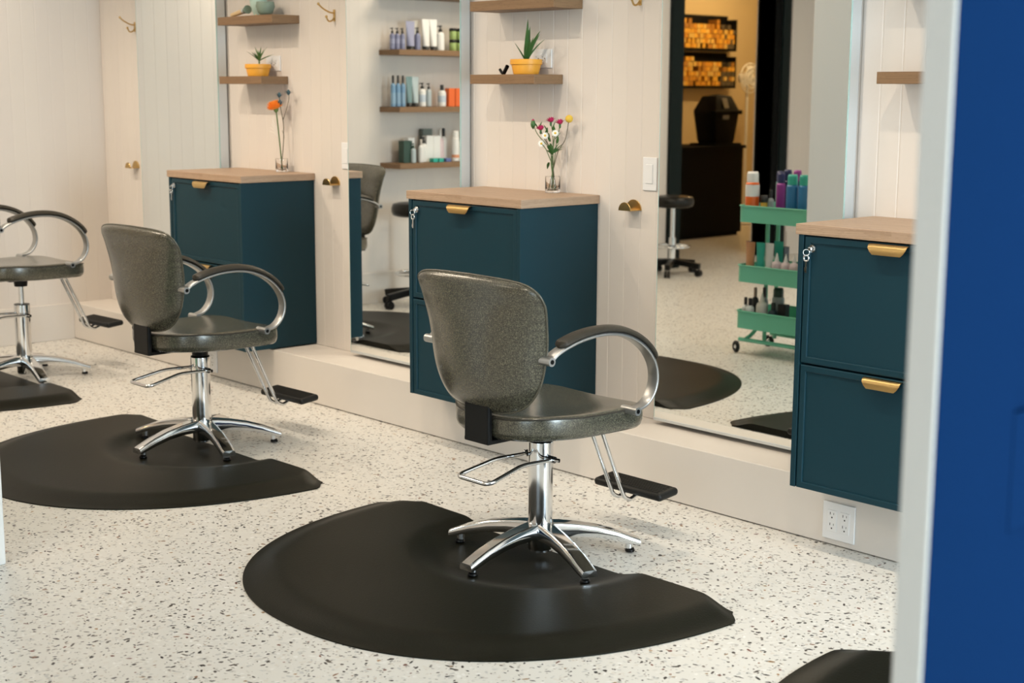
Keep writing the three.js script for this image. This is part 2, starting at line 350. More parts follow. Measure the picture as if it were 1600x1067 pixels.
// ---------------------------------------------------------------- styling cabinets
const CAB = { w: 0.648, d: 0.3955, top: 0.9949, th: 0.031, bottom: 0.207 };
function cabinet(x, label, keyKind) {
  const t = thing('styling_cabinet', label, 'cabinet', [x, 0, 0], 0, 'teal styling cabinets');
  const w = CAB.w / 2 - 0.009, yT = CAB.top - CAB.th, yB = CAB.bottom, d = CAB.d - 0.004;
  part('countertop', box(-CAB.w / 2, CAB.w / 2, yT, CAB.top, 0.001, CAB.d, 0.0018), M.oak, t);
  const s = 0.018;
  // the plinth runs behind the cabinets, so the lower back is notched over it
  part('side_panel', box(-w, -w + s, yB, yT, 0.001, d, 0.001), M.teal, t);
  part('side_panel', box(w - s, w, yB, yT, 0.001, d, 0.001), M.teal, t);
  part('carcass', box(-w + s, w - s, yB + 0.004, yT, 0.002, d - 0.03), M.teal, t);
  const split = 0.5835, gap = 0.003;
  for (const [y0, y1, first] of [[split + gap / 2 + 0.0015, yT - 0.004, true], [yB, split - gap / 2 - 0.0015, false]]) {
    const x0 = -w + s + 0.004, x1 = w - s - 0.001, f = 0.020, z0 = d - 0.022, z1 = d - 0.001;
    const shp = new THREE.Shape([[x0, y0], [x1, y0], [x1, y1], [x0, y1]].map((p) => new THREE.Vector2(...p)));
    shp.holes.push(new THREE.Path([[x0 + f, y0 + f], [x0 + f, y1 - f], [x1 - f, y1 - f], [x1 - f, y0 + f]].map((p) => new THREE.Vector2(...p))));
    const fr = new THREE.ExtrudeGeometry(shp, { depth: z1 - z0 - 0.003, bevelEnabled: true, bevelSize: 0.0025, bevelThickness: 0.003, bevelSegments: 2, bevelOffset: -0.0025 });
    fr.translate(0, 0, z0);
    const drawer = part('drawer_front', planarUV(fr), M.teal, t);
    part('panel', box(x0 + f - 0.002, x1 - f + 0.002, y0 + f - 0.002, y1 - f + 0.002, z0, z1 - 0.0050), M.teal, drawer);
    // brass edge pull: a lip hooked over the top edge, curling outward and down, with slanted ends
    const prof = [[0, 0.002], [0.010, 0.004], [0.019, 0.001], [0.024, -0.007], [0.0255, -0.018], [0.0255, -0.026]], hw = 0.062, cut = [0, 0, 0, 0.001, 0.008, 0.017];
    const lip = (off) => gridGeometry(12, prof.length - 1, (u, v) => {
      const k = Math.round(v * (prof.length - 1)), half = hw - cut[k];
      return [-0.002 + (u * 2 - 1) * half, y1 - 0.006 + prof[k][1] - (k > 2 ? 0 : off), z1 + prof[k][0] - (k > 2 ? off : 0)];
    }, off > 0);
    part('handle', merge([lip(0), lip(0.002)]), M.brass, drawer);
    if (first) {
      const lx = x0 + 0.030, ly = y1 - 0.034;
      const lk = part('lock', merge([rod([lx, ly, z1 - 0.004], [lx, ly, z1 + 0.005], 0.0115, 20), rod([lx, ly, z1 + 0.004], [lx, ly, z1 + 0.009], 0.0075, 16)]), M.chrome, drawer);
      const ring = new THREE.TorusGeometry(0.009, 0.0014, 8, 20); ring.rotateY(0.5); ring.translate(lx - 0.014, ly - 0.012, z1 + 0.013);
      const bow = new THREE.TorusGeometry(0.0085, 0.0028, 8, 20); bow.translate(lx - 0.017, ly - 0.029, z1 + 0.008);
      part('key_ring', merge([box(lx - 0.010, lx + 0.002, ly - 0.006, ly + 0.004, z1 + 0.008, z1 + 0.013, 0.002), ring]), M.chrome, lk);
      part('key', merge([bow, box(lx - 0.0195, lx - 0.0145, ly - 0.072, ly - 0.036, z1 + 0.007, z1 + 0.009), box(lx - 0.0225, lx - 0.0185, ly - 0.068, ly - 0.056, z1 + 0.007, z1 + 0.009)]), M.chrome, lk);
    }
  }
  return t;
}
cabinet(-3.3809, 'teal two-drawer styling cabinet under the orange flower vase');
cabinet(-1.563, 'teal two-drawer styling cabinet under the vase of mixed wildflowers');
cabinet(0.2652, 'teal two-drawer styling cabinet beside the open blue door');

// ---------------------------------------------------------------- floating shelves and what stands on them
function shelf(x0, x1, y0, y1, label) {
  const m = single('floating_shelf', box(x0, x1, y0, y1, 0.0005, 0.148, 0.0015), M.shelfOak, label, 'shelf', null, 'oak floating shelves'); return m;
}
const STATION = [-1.818, 0, 1.828];
['orange flower vase', 'wildflower vase', 'open blue door'].forEach((s, i) => {
  const dx = STATION[i];
  shelf(-1.80 + dx, -1.34 + dx, 1.668, 1.705, ['longer upper oak shelf holding the mint pot and wooden brush', 'longer upper oak shelf above the spiky plant', 'longer upper oak shelf near the open blue door'][i]);
  shelf(-1.80 + dx, -1.44 + dx, 1.397, 1.432, ['short lower oak shelf holding the small rosette plant', 'short lower oak shelf holding the tall spiky plant', 'short lower oak shelf near the open blue door'][i]);
});
function blade(L, w, lean, turn, curl) {                   // one fleshy leaf
  const g = gridGeometry(8, 10, (u, v) => {
    const a = u * Math.PI * 2, half = w * Math.pow(Math.sin(Math.PI * clamp(0.12 + 0.88 * v, 0, 1)), 0.7) * (1 - 0.55 * v) + 0.0004;
    const ang = lean + curl * v, r = L * v;
    const x = Math.cos(a) * half, z = Math.sin(a) * half * 0.35;
    return [x, r * Math.cos(lean + curl * v * 0.5) - z * Math.sin(ang), r * Math.sin(lean + curl * v * 0.5) + z * Math.cos(ang)];
  });
  g.rotateY(turn); return g;
}
function pot(x, z, label) {
  const y = 1.4322, t = thing('flower_pot', label, 'plant pot', [x, y, z]);
  part('rim', lathe([[0.050, 0.036], [0.0585, 0.036], [0.0605, 0.038], [0.0605, 0.054], [0.0595, 0.056], [0.0545, 0.056], [0.053, 0.053], [0.051, 0.040]], 40), M.potYellow, t);
  part('bowl', lathe([[0.0, 0.0], [0.046, 0.0], [0.048, 0.002], [0.056, 0.0365], [0.050, 0.0365], [0.043, 0.006], [0, 0.006]], 40), M.potYellow, t);
  part('soil', lathe([[0, 0.046], [0.03, 0.0465], [0.0525, 0.045], [0.0525, 0.042]], 24), M.soil, t);
  return t;
}
const pot2 = pot(-1.562, 0.075, 'yellow low clay pot with the tall spiky aloe');
{
  const plant = new THREE.Group(); plant.name = 'plant'; plant.position.set(0.0, 0.045, 0); pot2.add(plant);
  for (const [L, w, lean, turn, curl] of [[0.160, 0.011, -0.06, 0.5, -0.12], [0.135, 0.0125, 0.18, 1.2, 0.22], [0.140, 0.012, 0.28, 0.9, 0.38], [0.118, 0.012, 0.36, 1.9, 0.3], [0.152, 0.011, 0.50, 1.35, 0.48], [0.120, 0.011, 0.62, 1.0, 0.4], [0.10, 0.0115, 0.30, 3.2, 0.2], [0.066, 0.009, 0.28, 4.5, -0.45], [0.085, 0.010, 0.45, 5.6, 0.2], [0.105, 0.011, 0.25, 2.6, 0.3], [0.11, 0.011, 0.45, 2.2, 0.5]]) part('leaf', blade(L, w, lean, turn, curl), M.leaf, plant);
}
const pot1 = pot(-1.562 - 1.818 - 0.015, 0.075, 'yellow low clay pot with the small rosette plant');
{
  const plant = new THREE.Group(); plant.name = 'plant'; plant.position.set(0.012, 0.045, 0); pot1.add(plant);
  part('stem', rod([0, 0, 0], [0, 0.03, 0], 0.004, 8), M.stem, plant);
  for (let k = 0; k < 15; k++) { const g = blade(range(0.055, 0.078), 0.0055, 0.15 + 0.85 * ((k % 5) / 4), k * 2.4, 0.35); g.translate(0, 0.025, 0); part('leaf', g, k % 3 ? M.leaf : M.leafPale, plant); }
}
{ // small black bent clip next to the aloe pot
  const t = thing('hair_clip', 'small black hair clip lying beside the aloe pot', 'hair clip', [-1.652, 1.4322, 0.10]);
  part('jaw', polyTube([[-0.030, 0.020, 0], [-0.016, 0.005, 0], [-0.002, 0.005, 0]], 0.0055, 0.004), M.blackPlastic, t);
  part('jaw', polyTube([[-0.004, 0.005, 0.002], [0.018, 0.032, 0.004]], 0.0075, 0.004), M.blackPlastic, t);
}
{ // upper shelf of the far station
  const y = 1.7052;
  const p = thing('mint_pot', 'mint green faceted pot on the upper shelf', 'plant pot', [-3.395, y, 0.065]);
  part('body', lathe([[0, 0], [0.018, 0], [0.022, 0.004], [0.040, 0.055], [0.044, 0.10], [0.038, 0.10], [0.03, 0.02], [0, 0.015]], 7), M.mint, p);
  part('foot', lathe([[0, 0.0], [0.021, 0.0], [0.022, 0.012], [0.0, 0.013]], 14), M.birch, p);
  const b = thing('wooden_brush', 'pale wooden brush handle lying on the upper shelf', 'brush', [-3.52, y, 0.085], -0.15);
  part('handle', rod([-0.095, 0.012, 0], [0.035, 0.026, 0], 0.010, 14, 0.012), M.birch, b);
  part('ferrule', rod([0.035, 0.026, 0], [0.055, 0.0282, 0], 0.013, 14), M.aluminium, b);
  part('bristles', rod([0.055, 0.0282, 0], [0.088, 0.032, 0], 0.013, 14, 0.020), M.sage, b);
  const s = thing('sage_bowl', 'grey green round bowl on the upper shelf', 'bowl', [-3.305, y, 0.085]);
  part('bowl', lathe([[0, 0], [0.020, 0], [0.034, 0.014], [0.044, 0.042], [0.040, 0.062], [0.036, 0.062], [0.038, 0.042], [0, 0.012]], 20), M.sage, s);
}

// ---------------------------------------------------------------- wall plates and hooks
function outlet(x, y, z, gangs, label, group) {
  const t = thing('outlet_plate', label, 'outlet', [x, y, z], 0, group), w = gangs === 2 ? 0.058 : 0.035, h = 0.0585;
  if (gangs === 1) t.rotation.z = Math.PI / 2;
  part('plate', box(-w, w, -h, h, 0.0003, 0.006, 0.002), M.whitePlastic, t);
  for (const gx of gangs === 2 ? [-0.023, 0.023] : [0]) {
    const r = part('receptacle', box(gx - 0.0165, gx + 0.0165, -0.0335, 0.0335, 0.005, 0.0075, 0.001), M.whitePlastic, t);
    for (const gy of [0.017, -0.017]) part('slot', merge([box(gx - 0.0075, gx - 0.0055, gy + 0.002, gy + 0.010, 0.006, 0.0079), box(gx + 0.0055, gx + 0.007, gy + 0.003, gy + 0.009, 0.006, 0.0079), box(gx - 0.0022, gx + 0.0022, gy - 0.0085, gy - 0.004, 0.006, 0.0079)]), M.slot, r);
  }
  return t;
}
function wallSwitch(x, label) {
  const t = thing('light_switch', label, 'light switch', [x, 1.083, 0], 0, 'white rocker switches');
  part('plate', box(-0.033, 0.033, -0.0585, 0.0585, 0.0003, 0.006, 0.002), M.whitePlastic, t);
  part('rocker', box(-0.0165, 0.0165, -0.0335, 0.0335, 0.005, 0.009, 0.0015), M.whitePlastic, t);
}
STATION.forEach((dx, i) => outlet(-1.556 + dx, 1.492, 0, 1, ['white sideways outlet behind the rosette plant', 'white sideways outlet behind the spiky aloe', 'white sideways outlet above the shelf by the blue door'][i], 'white wall outlets'));
STATION.forEach((dx, i) => i !== 1 && outlet(0.028 - 1.828 + dx, 0.080, PLINTH_Z, 2, ['white double outlet in the plinth under the orange flower cabinet', 'white double outlet in the plinth under the wildflower cabinet', 'white double outlet in the plinth under the cabinet by the blue door'][i], 'white plinth outlets'));
[-2.809, -0.991].forEach((x, i) => wallSwitch(x, ['white rocker switch at the edge of the mirror with product shelves', 'white rocker switch at the edge of the mirror with the green trolley'][i]));
function discHook(x, label) {
  const t = thing('disc_hook', label, 'hook', [x, 0.951, 0], 0, 'brass half-disc hooks');
  const half = (r, d) => { const s = new THREE.Shape(); s.absarc(0, 0, r, 0, Math.PI); s.closePath(); return new THREE.ExtrudeGeometry(s, { depth: d, bevelEnabled: true, bevelSize: 0.0006, bevelThickness: 0.0006, bevelSegments: 1 }); };
  const a = half(0.037, 0.003); a.translate(0, 0, 0.0008); part('back_disc', a, M.brass, t);
  const b = half(0.029, 0.003); b.translate(0, 0, 0.048); part('front_disc', b, M.brass, t);
  part('base', box(-0.029, 0.029, -0.001, 0.003, 0.001, 0.050, 0.0008), M.brass, t);
}
[-4.735, -2.899, -1.068].forEach((x, i) => discHook(x, ['brass half-disc hook beside the mirror next to the far end wall', 'brass half-disc hook beside the mirror with product shelves', 'brass half-disc hook beside the mirror with the green trolley'][i]));
function coatHook(x, label) {
  const t = thing('coat_hook', label, 'hook', [x, 1.695, 0], 0, 'brass double coat hooks');
  part('backplate', box(-0.007, 0.007, -0.026, 0.026, 0.0003, 0.004, 0.0015), M.brass, t);
  const ball = (x, y, z) => { const g = new THREE.SphereGeometry(0.0062, 12, 8); g.translate(x, y, z); return g; };
  part('upper_prong', merge([tube([[0, 0.010, 0.003], [0, 0.014, 0.03], [0, 0.030, 0.065], [0, 0.046, 0.085]], 0.0038, 24, 8), ball(0, 0.047, 0.086)]), M.brass, t);
  part('lower_prong', merge([tube([[0, -0.010, 0.003], [0, -0.024, 0.018], [0, -0.024, 0.034], [0, -0.008, 0.044]], 0.0036, 24, 8), ball(0, -0.006, 0.0445)]), M.brass, t);
}
[-4.69, -2.885, -1.055].forEach((x, i) => coatHook(x, ['brass double coat hook beside the mirror next to the far end wall', 'brass double coat hook beside the mirror with product shelves', 'brass double coat hook beside the mirror with the green trolley'][i]));

// ---------------------------------------------------------------- vases
function vase(x, z, label) {
  const t = thing('glass_vase', label, 'vase', [x, CAB.top + 0.0005, z]);
  part('glass', lathe([[0, 0], [0.027, 0], [0.0285, 0.002], [0.0285, 0.060], [0.0278, 0.061], [0.0270, 0.060], [0.0265, 0.010], [0, 0.008]], 40), M.vaseGlass, t);
  return t;
}
function flowerHead(kind, p, parent) {
  const g = [], m = new THREE.Matrix4();
  if (kind === 'ball') { part('flower', new THREE.IcosahedronGeometry(0.0145, 3), M.pollen, parent, p); return; }
  if (kind === 'daisy') {
    for (let k = 0; k < 12; k++) { const b = new THREE.SphereGeometry(0.0062, 6, 4); b.scale(0.42, 1, 0.16); b.translate(0, 0.0082, 0); b.rotateZ((k / 12) * Math.PI * 2); g.push(b); }
    const petals = part('flower', merge(g), M.petalWhite, parent, p); petals.rotation.set(-0.5, 0.7, 0);
    const eye = new THREE.SphereGeometry(0.0048, 8, 6); eye.scale(1, 1, 0.6); eye.translate(0, 0, 0.001); part('eye', eye, M.pollen, petals); return;
  }
  if (kind === 'carnation') {
    for (let k = 0; k < 14; k++) { const b = blade(0.022, 0.008, 0.25 + (k % 3) * 0.35, k * 2.4, 0.5); g.push(b); }
    part('flower', merge(g), M.petalMagenta, parent, p);
    part('calyx', lathe([[0.0012, -0.016], [0.004, -0.012], [0.0045, 0.004], [0.003, 0.006]], 10), M.leaf, parent, p); return;
  }
  if (kind === 'bud') {
    part('bud', lathe([[0.001, -0.022], [0.008, -0.012], [0.010, -0.002], [0.006, 0.010], [0.0, 0.014]], 10), M.leaf, parent, p);
    part('bud_tip', lathe([[0.006, 0.006], [0.005, 0.013], [0, 0.017]], 8), M.petalMagenta, parent, p);
  }
}
{
  const z = 0.052, x = -1.437, t = vase(x, z, 'clear glass tumbler vase with mixed wildflowers');
  const f = new THREE.Group(); f.name = 'bouquet'; t.add(f);
  // stems cross inside the glass and fan out above it (offsets from the vase foot)
  const S = [[[0.018, 0.008, 0.006], [0.002, 0.10, 0.01], [-0.006, 0.16, 0.01], [-0.062, 0.215, 0.02], [-0.088, 0.256, 0.02], 'bud'],
    [[-0.018, 0.008, 0.004], [0.004, 0.09, 0], [0.028, 0.155, 0.0], [0.055, 0.20, -0.01], [0.072, 0.275, -0.012], 'ball'],
    [[0.004, 0.008, -0.012], [0.002, 0.10, 0], [0.006, 0.17, 0.005], [0.006, 0.22, 0.008], [-0.002, 0.262, 0.01], 'carnation'],
    [[-0.008, 0.008, 0.012], [0.004, 0.10, 0], [0.012, 0.17, -0.004], [0.022, 0.22, -0.006], [0.030, 0.255, -0.006], 'carnation'],
    [[0.012, 0.008, -0.008], [0, 0.10, 0.003], [-0.004, 0.16, 0.01], [-0.026, 0.20, 0.02], [-0.044, 0.232, 0.022], 'carnation'],
    [[-0.014, 0.008, -0.006], [0.002, 0.09, 0.003], [-0.016, 0.15, 0.014], [-0.026, 0.17, 0.02], [-0.038, 0.182, 0.024], 'daisy'],
    [[0.010, 0.008, 0.012], [0.0, 0.10, 0.003], [0.012, 0.17, 0.01], [0.024, 0.205, 0.016], [0.030, 0.222, 0.018], 'daisy'],
    [[-0.004, 0.008, -0.004], [0.003, 0.10, 0.0], [-0.004, 0.16, 0.012], [-0.012, 0.19, 0.02], [-0.018, 0.212, 0.024], 'daisy']];
  S.forEach((s, i) => { const kind = s.pop(); part('stem', tube(s, 0.0016, 28, 6), i % 3 === 1 ? M.stemBrown : M.stem, f); flowerHead(kind, s[4], f); });
  for (let k = 0; k < 14; k++) { const g = blade(range(0.035, 0.055), 0.008, range(0.3, 1.0), k * 2.1, 0.3); g.translate(0.002, 0.142 + 0.004 * (k % 3), 0.004); part('leaf', g, M.leaf, f); }
  for (const [lx, ly, lean, turn] of [[-0.014, 0.112, 2.4, 4.2], [-0.02, 0.225, 0.5, 5.0], [0.014, 0.225, 0.4, 0.6], [-0.016, 0.205, 0.9, 4.0], [0.004, 0.236, 0.3, 2.0], [-0.03, 0.215, 0.4, 1.2], [0.02, 0.20, 0.6, 2.2], [-0.008, 0.19, 0.6, 4.4], [0.03, 0.185, 0.5, 1.0], [-0.07, 0.235, 0.4, 3.0], [-0.076, 0.24, 0.5, 5.2]]) { const g = blade(0.032, 0.0065, lean, turn, 0.2); g.translate(lx, ly, 0.008); part('leaf', g, M.leaf, f); }
}
{
  const z = 0.055, x = -3.245, t = vase(x, z, 'clear glass tumbler vase with one orange flower');
  const f = new THREE.Group(); f.name = 'bouquet'; t.add(f);
  part('stem', tube([[0.004, 0.006, 0], [-0.002, 0.12, 0.006], [-0.008, 0.22, 0.012], [-0.014, 0.272, 0.014]], 0.0032, 28, 8), M.stem, f);
  const g = [];
  for (let k = 0; k < 90; k++) { const q = k / 90, b = blade(0.020 + 0.016 * Math.sin(2.2 * q + 0.4), 0.0085, 0.15 + 1.45 * q, k * 2.4, -0.30); g.push(b); }
  const head = part('flower', merge(g), M.petalOrange, f, [-0.016, 0.290, 0.016]); head.rotation.set(0.25, 0, 0.15); head.scale.set(1.30, 1.25, 1.30);
  part('sepal', lathe([[0.002, -0.016], [0.010, -0.008], [0.013, 0.004], [0.004, 0.008]], 12), M.leafPale, f, [-0.015, 0.286, 0.015]);
  part('twig', merge([tube([[0.0, 0.01, 0.004], [0.016, 0.12, 0.0], [0.022, 0.21, 0.0], [0.020, 0.25, 0.004], [0.008, 0.30, 0.006], [0.004, 0.345, 0.008]], 0.0022, 40, 6), tube([[0.021, 0.24, 0.002], [0.042, 0.285, -0.004], [0.058, 0.335, -0.008], [0.056, 0.36, -0.008]], 0.0018, 24, 6), tube([[0.018, 0.14, 0], [0.03, 0.165, 0.004], [0.026, 0.19, 0.01]], 0.0014, 16, 6)]), M.stemBrown, f);
  for (const [px, py, pz] of [[0.004, 0.352, 0.008], [0.056, 0.364, -0.008], [0.006, 0.318, 0.006]]) {
    const h = []; const c = new THREE.SphereGeometry(0.0105, 10, 8); c.scale(0.8, 1.2, 0.8); h.push(c);
    for (let k = 0; k < 9; k++) { const b = blade(0.024, 0.0022, 1.0 + 0.2 * (k % 2), k * 2.4, -0.3); b.translate(0, -0.008, 0); h.push(b); }
    part('thistle', merge(h), M.thistle, f, [px, py, pz]);
  }
  for (let k = 0; k < 5; k++) part('sprig', tube([[-0.006, 0.16 + k * 0.008, 0.01], [-0.03, 0.18 + k * 0.012, 0.02], [-0.055 + k * 0.008, 0.185 + k * 0.018, 0.026]], 0.0007, 12, 4), M.petalWhite, f);
}

// ---------------------------------------------------------------- anti-fatigue mats
function matGeometry() {
  const a = 0.765, b = 0.935, n = 2.2, NP = 160, NR = 56;
  const corner = (x, z) => x;                              // outline in polar form round the middle of the straight side
  const outline = (phi) => {
    const c = Math.abs(Math.cos(phi)), s = Math.sin(phi);
    let r = Math.pow(Math.pow(c / a, n) + Math.pow(Math.max(s, 0) / b, n), -1 / n);
    const e = Math.min(phi, Math.PI - phi); r -= 0.055 * Math.pow(1 - smooth(0, 0.11, e), 2);
    return r;
  };
  const height = (x, z, toRim, phi) => {
    const e = Math.min(phi, Math.PI - phi);
    let h = 0.004 + 0.025 * smooth(0.0, 0.115, toRim);
    const d = Math.hypot(x, z - 0.05), rec = smooth(0.285, 0.40, d);
    h = 0.004 + (h - 0.004) * rec;
    h += 0.0012 * Math.sin(9 * x + 2) * Math.sin(7 * z + 1) * rec * smooth(0.02, 0.2, toRim);
    return h;
  };
  const at = (u, v) => {
    const phi = u * Math.PI, R = outline(phi), r = R * v, x = r * Math.cos(phi), z = r * Math.sin(phi);
    return [x, height(x, z, R - r, phi), z];
  };
  const top = gridGeometry(NP, NR, (u, v) => at(u, v), false);
  const rim = gridGeometry(NP, 1, (u, v) => { const p = at(u, 1); return v ? [p[0], 0.0005, p[2]] : p; }, false);
  const edge = gridGeometry(NR * 2, 1, (u, v) => { const s = u * 2 - 1, p = at(s < 0 ? 1 : 0, Math.abs(s)); return v ? [p[0], 0.0005, p[2]] : p; }, true);
  return planarUV(merge([top, rim, edge]));
}
const matShape = matGeometry();
[[-4.225, 0.965, 'black half-round rubber mat under the salon chair by the far end wall'], [-2.34, 0.985, 'black half-round rubber mat under the salon chair facing the product shelf mirror'], [-0.530, 0.930, 'black half-round rubber mat under the salon chair facing the trolley mirror'], [1.285, 0.895, 'black half-round rubber mat beside the open blue door']].forEach(([x, z, label]) => single('floor_mat', matShape, M.mat, label, 'mat', [x, 0, z], 'half-round anti-fatigue mats'));

// ---------------------------------------------------------------- salon chairs (local: forward = -z, right = +x)
function chairShapes() {
  const G = {};
  // backrest outline: half width against height
  const rowsR = [[0.478, 0.0], [0.480, 0.06], [0.486, 0.105], [0.500, 0.148], [0.525, 0.182], [0.560, 0.209], [0.600, 0.226], [0.650, 0.237], [0.700, 0.245], [0.750, 0.252], [0.790, 0.258], [0.822, 0.258], [0.842, 0.246], [0.854, 0.222], [0.861, 0.185], [0.865, 0.12], [0.867, 0.0]];
  const side = new THREE.CatmullRomCurve3(rowsR.map(([y, x]) => V(x, y, 0)), false, 'catmullrom', 0.5);
  const N = 96, ring = [];
  for (let k = 0; k < N; k++) {                            // full closed outline, right side upwards then left side downwards
    const t = k / N; const q = t < 0.5 ? side.getPointAt(t * 2) : side.getPointAt(2 - t * 2);
    ring.push([t < 0.5 ? q.x : -q.x, q.y]);
  }
  const cy = 0.665;
  const mid = (x, y) => {                                  // z of the middle layer (positive = backwards)
    const t = (y - 0.478) / 0.389;
    return 0.232 + 0.020 * t + 0.022 * smooth(0.80, 1.0, t) - x * x * (0.55 - 0.40 * smooth(0.5, 0.95, t));
  };
  const layer = (sgn, amp, flip) => gridGeometry(N, 22, (u, v) => {
    const [ox, oy] = ring[Math.round(u * N) % N], r = Math.sin(v * Math.PI / 2), x = ox * r, y = cy + (oy - cy) * r;
    const th = amp * Math.pow(Math.max(0, 1 - Math.pow(r, sgn > 0 ? 3.4 : 7)), sgn > 0 ? 0.62 : 0.55);
    return [x, y, mid(x, y) + sgn * th];
  }, flip);
  G.backrest = smoothPlanarUV(merge([layer(1, 0.044, true), layer(-1, 0.024, false)]));
  const ringPts = ring.filter((_, i) => i % 2 === 0).map(([x, y]) => V(x * 1.004, cy + (y - cy) * 1.004, mid(x, y)));
  G.backPiping = new THREE.TubeGeometry(new THREE.CatmullRomCurve3(ringPts, true), 180, 0.0035, 6, true);
  // seat: rings of a rounded outline
  const seatOut = (a) => {                                 // superellipse, narrower at the back
    const c = Math.cos(a), s = Math.sin(a), front = s < 0, n = front ? 6 : 3.0;
    const rx = 0.221, rz = front ? 0.243 : 0.232;
    const r = Math.pow(Math.pow(Math.abs(c) / rx, n) + Math.pow(Math.abs(s) / rz, n), -1 / n);
    const z = r * s, x = r * c * (1 - 0.045 * (z / 0.23));
    return [x, z];
  };
  const lift = (x, z) => 0.010 * smooth(-0.02, 0.22, z) * (x * x) / 0.04 - 0.012 * smooth(0.10, 0.26, -z) * (1 - (x * x) / 0.06);
  const prof = [[0.0, 0.398], [0.60, 0.397], [0.90, 0.398], [0.955, 0.401], [0.985, 0.409], [1.0, 0.422], [1.002, 0.440], [0.998, 0.455], [0.990, 0.463], [0.982, 0.4660], [0.96, 0.4685], [0.90, 0.4700], [0.75, 0.4685], [0.55, 0.4655], [0.30, 0.463], [0.0, 0.462]];
  G.seat = smoothPlanarUV(gridGeometry(96, prof.length - 1, (u, v) => {
    const [s, y] = prof[Math.round(v * (prof.length - 1))], [x, z] = seatOut(u * Math.PI * 2);
    const up = y > 0.45 ? lift(x * s, z * s) : lift(x * s, z * s) * 0.8;
    return [x * s, y + up, z * s];
  }, true));
  const pip = []; for (let k = 0; k < 72; k++) { const [x, z] = seatOut((k / 72) * Math.PI * 2); pip.push(V(x * 0.996, 0.4625 + lift(x, z), z * 0.996)); }
  G.seatPiping = new THREE.TubeGeometry(new THREE.CatmullRomCurve3(pip, true), 160, 0.0026, 6, true);
  // rear bracket
  G.bracket = merge([box(-0.052, 0.052, 0.394, 0.500, 0.236, 0.254, 0.006), box(-0.052, 0.052, 0.386, 0.400, 0.02, 0.254, 0.004)]);
  G.seatPlate = merge([box(-0.09, 0.09, 0.386, 0.400, -0.10, 0.10, 0.004), rod([0, 0.352, 0], [0, 0.388, 0], 0.03, 20, 0.034)]);
  // arm: band swept along an arch in the side plane; stations [z, y, band width, band thickness]
  const arch = [[0.216, 0.648], [0.190, 0.667], [0.150, 0.683], [0.100, 0.696], [0.040, 0.7035], [-0.020, 0.7025], [-0.080, 0.691], [-0.135, 0.667], [-0.180, 0.632], [-0.208, 0.590], [-0.216, 0.546], [-0.204, 0.508], [-0.176, 0.479], [-0.130, 0.464]].map(([z, y]) => V(0, y, z));
  const curve = new THREE.CatmullRomCurve3(arch);
  const sweep = (t0, t1, n, sec) => {                      // sec(t) -> list of [across, outward]
    const K = sec(0).length;
    const f = (u, v) => {
      const t = t0 + (t1 - t0) * v, p = curve.getPointAt(t), d = curve.getTangentAt(t), out = V(0, d.z, -d.y).multiplyScalar(1);
      const k = Math.round(u * K) % K, [w, o] = sec((t - t0) / (t1 - t0))[k];
      return [w, p.y + out.y * o, p.z + out.z * o];
    };
    const body = gridGeometry(K, n, f, true);
    const cap = (v, flip) => { const c = curve.getPointAt(t0 + (t1 - t0) * v); return gridGeometry(K, 1, (u, w) => { const q = f(u, v); return w ? q : [(sec(v).reduce((s, e) => s + e[0], 0)) / K, (q[1] + c.y) / 2, (q[2] + c.z) / 2]; }, flip); };
    return merge([body, cap(0, true), cap(1, false)]);
  };
  const rect = (w, a, b) => [[-w, a], [-w * 0.8, b], [0, b + 0.001], [w * 0.8, b], [w, a], [w * 0.8, a - 0.004], [0, a - 0.004], [-w * 0.8, a - 0.004]];
  const sgn = (() => { const d = curve.getTangentAt(0.4); return d.z < 0 ? -1 : 1; })();   // outward = up at the top of the arch
  const flipO = (list) => list.map(([w, o]) => [w, o * (sgn < 0 ? -1 : 1)]);
  const band = sweep(0.0, 1.0, 60, (t) => { const w = 0.020 + 0.002 * Math.sin(Math.PI * t); return flipO(rect(w, -0.002, 0.004)); });
  const pad = sweep(0.085, 0.715, 50, (t) => { const e = Math.sqrt(Math.max(0.05, 1 - Math.pow(2 * t - 1, 40))), w = 0.0235 * e; return flipO([[-w, 0.006], [-w, 0.011], [-w * 0.75, 0.006 + 0.0145 * e], [0, 0.006 + 0.018 * e], [w * 0.75, 0.006 + 0.0145 * e], [w, 0.011], [w, 0.006], [0, 0.0035]]); });
  G.band = band; G.pad = pad;
  G.bossAt = [[0.650, 0.214, 0.032], [0.464, -0.130, 0.040]];
  G.boss = (s, [y, z, l]) => rod([-l * s, y, z], [0.020 * s, y, z], 0.0125, 18);
  G.screw = (s, [y, z]) => rod([0.0195 * s, y, z], [0.0212 * s, y, z], 0.0065, 12);
  // footrest
  G.rods = [-0.024, 0.024].map((x) => polyTube([[x, 0.392, -0.13], [x, 0.385, -0.215], [x, 0.120, -0.338], [x, 0.108, -0.365], [x, 0.122, -0.405]], 0.0068, 0.028, 10));
  G.plate = (() => { const g = box(-0.143, 0.143, -0.013, 0.013, -0.046, 0.046, 0.012, 3); g.rotateX(0.10); g.translate(0, 0.138, -0.415); return g; })();
  G.ribs = merge([...Array(7).keys()].map((k) => { const g = box(-0.125, 0.125, 0.0125, 0.0148, -0.034 + k * 0.0105, -0.030 + k * 0.0105, 0.001, 1); g.rotateX(0.10); g.translate(0, 0.138, -0.415); return g; }));
  // column and base
  G.column = lathe([[0.028, 0.016], [0.034, 0.018], [0.034, 0.080], [0.0365, 0.082], [0.0365, 0.268], [0.0375, 0.270], [0.0375, 0.350], [0.035, 0.353], [0.012, 0.353]], 48);
  G.collar = lathe([[0.036, 0.3515], [0.036, 0.3545], [0.013, 0.3545], [0.013, 0.3515]], 32);
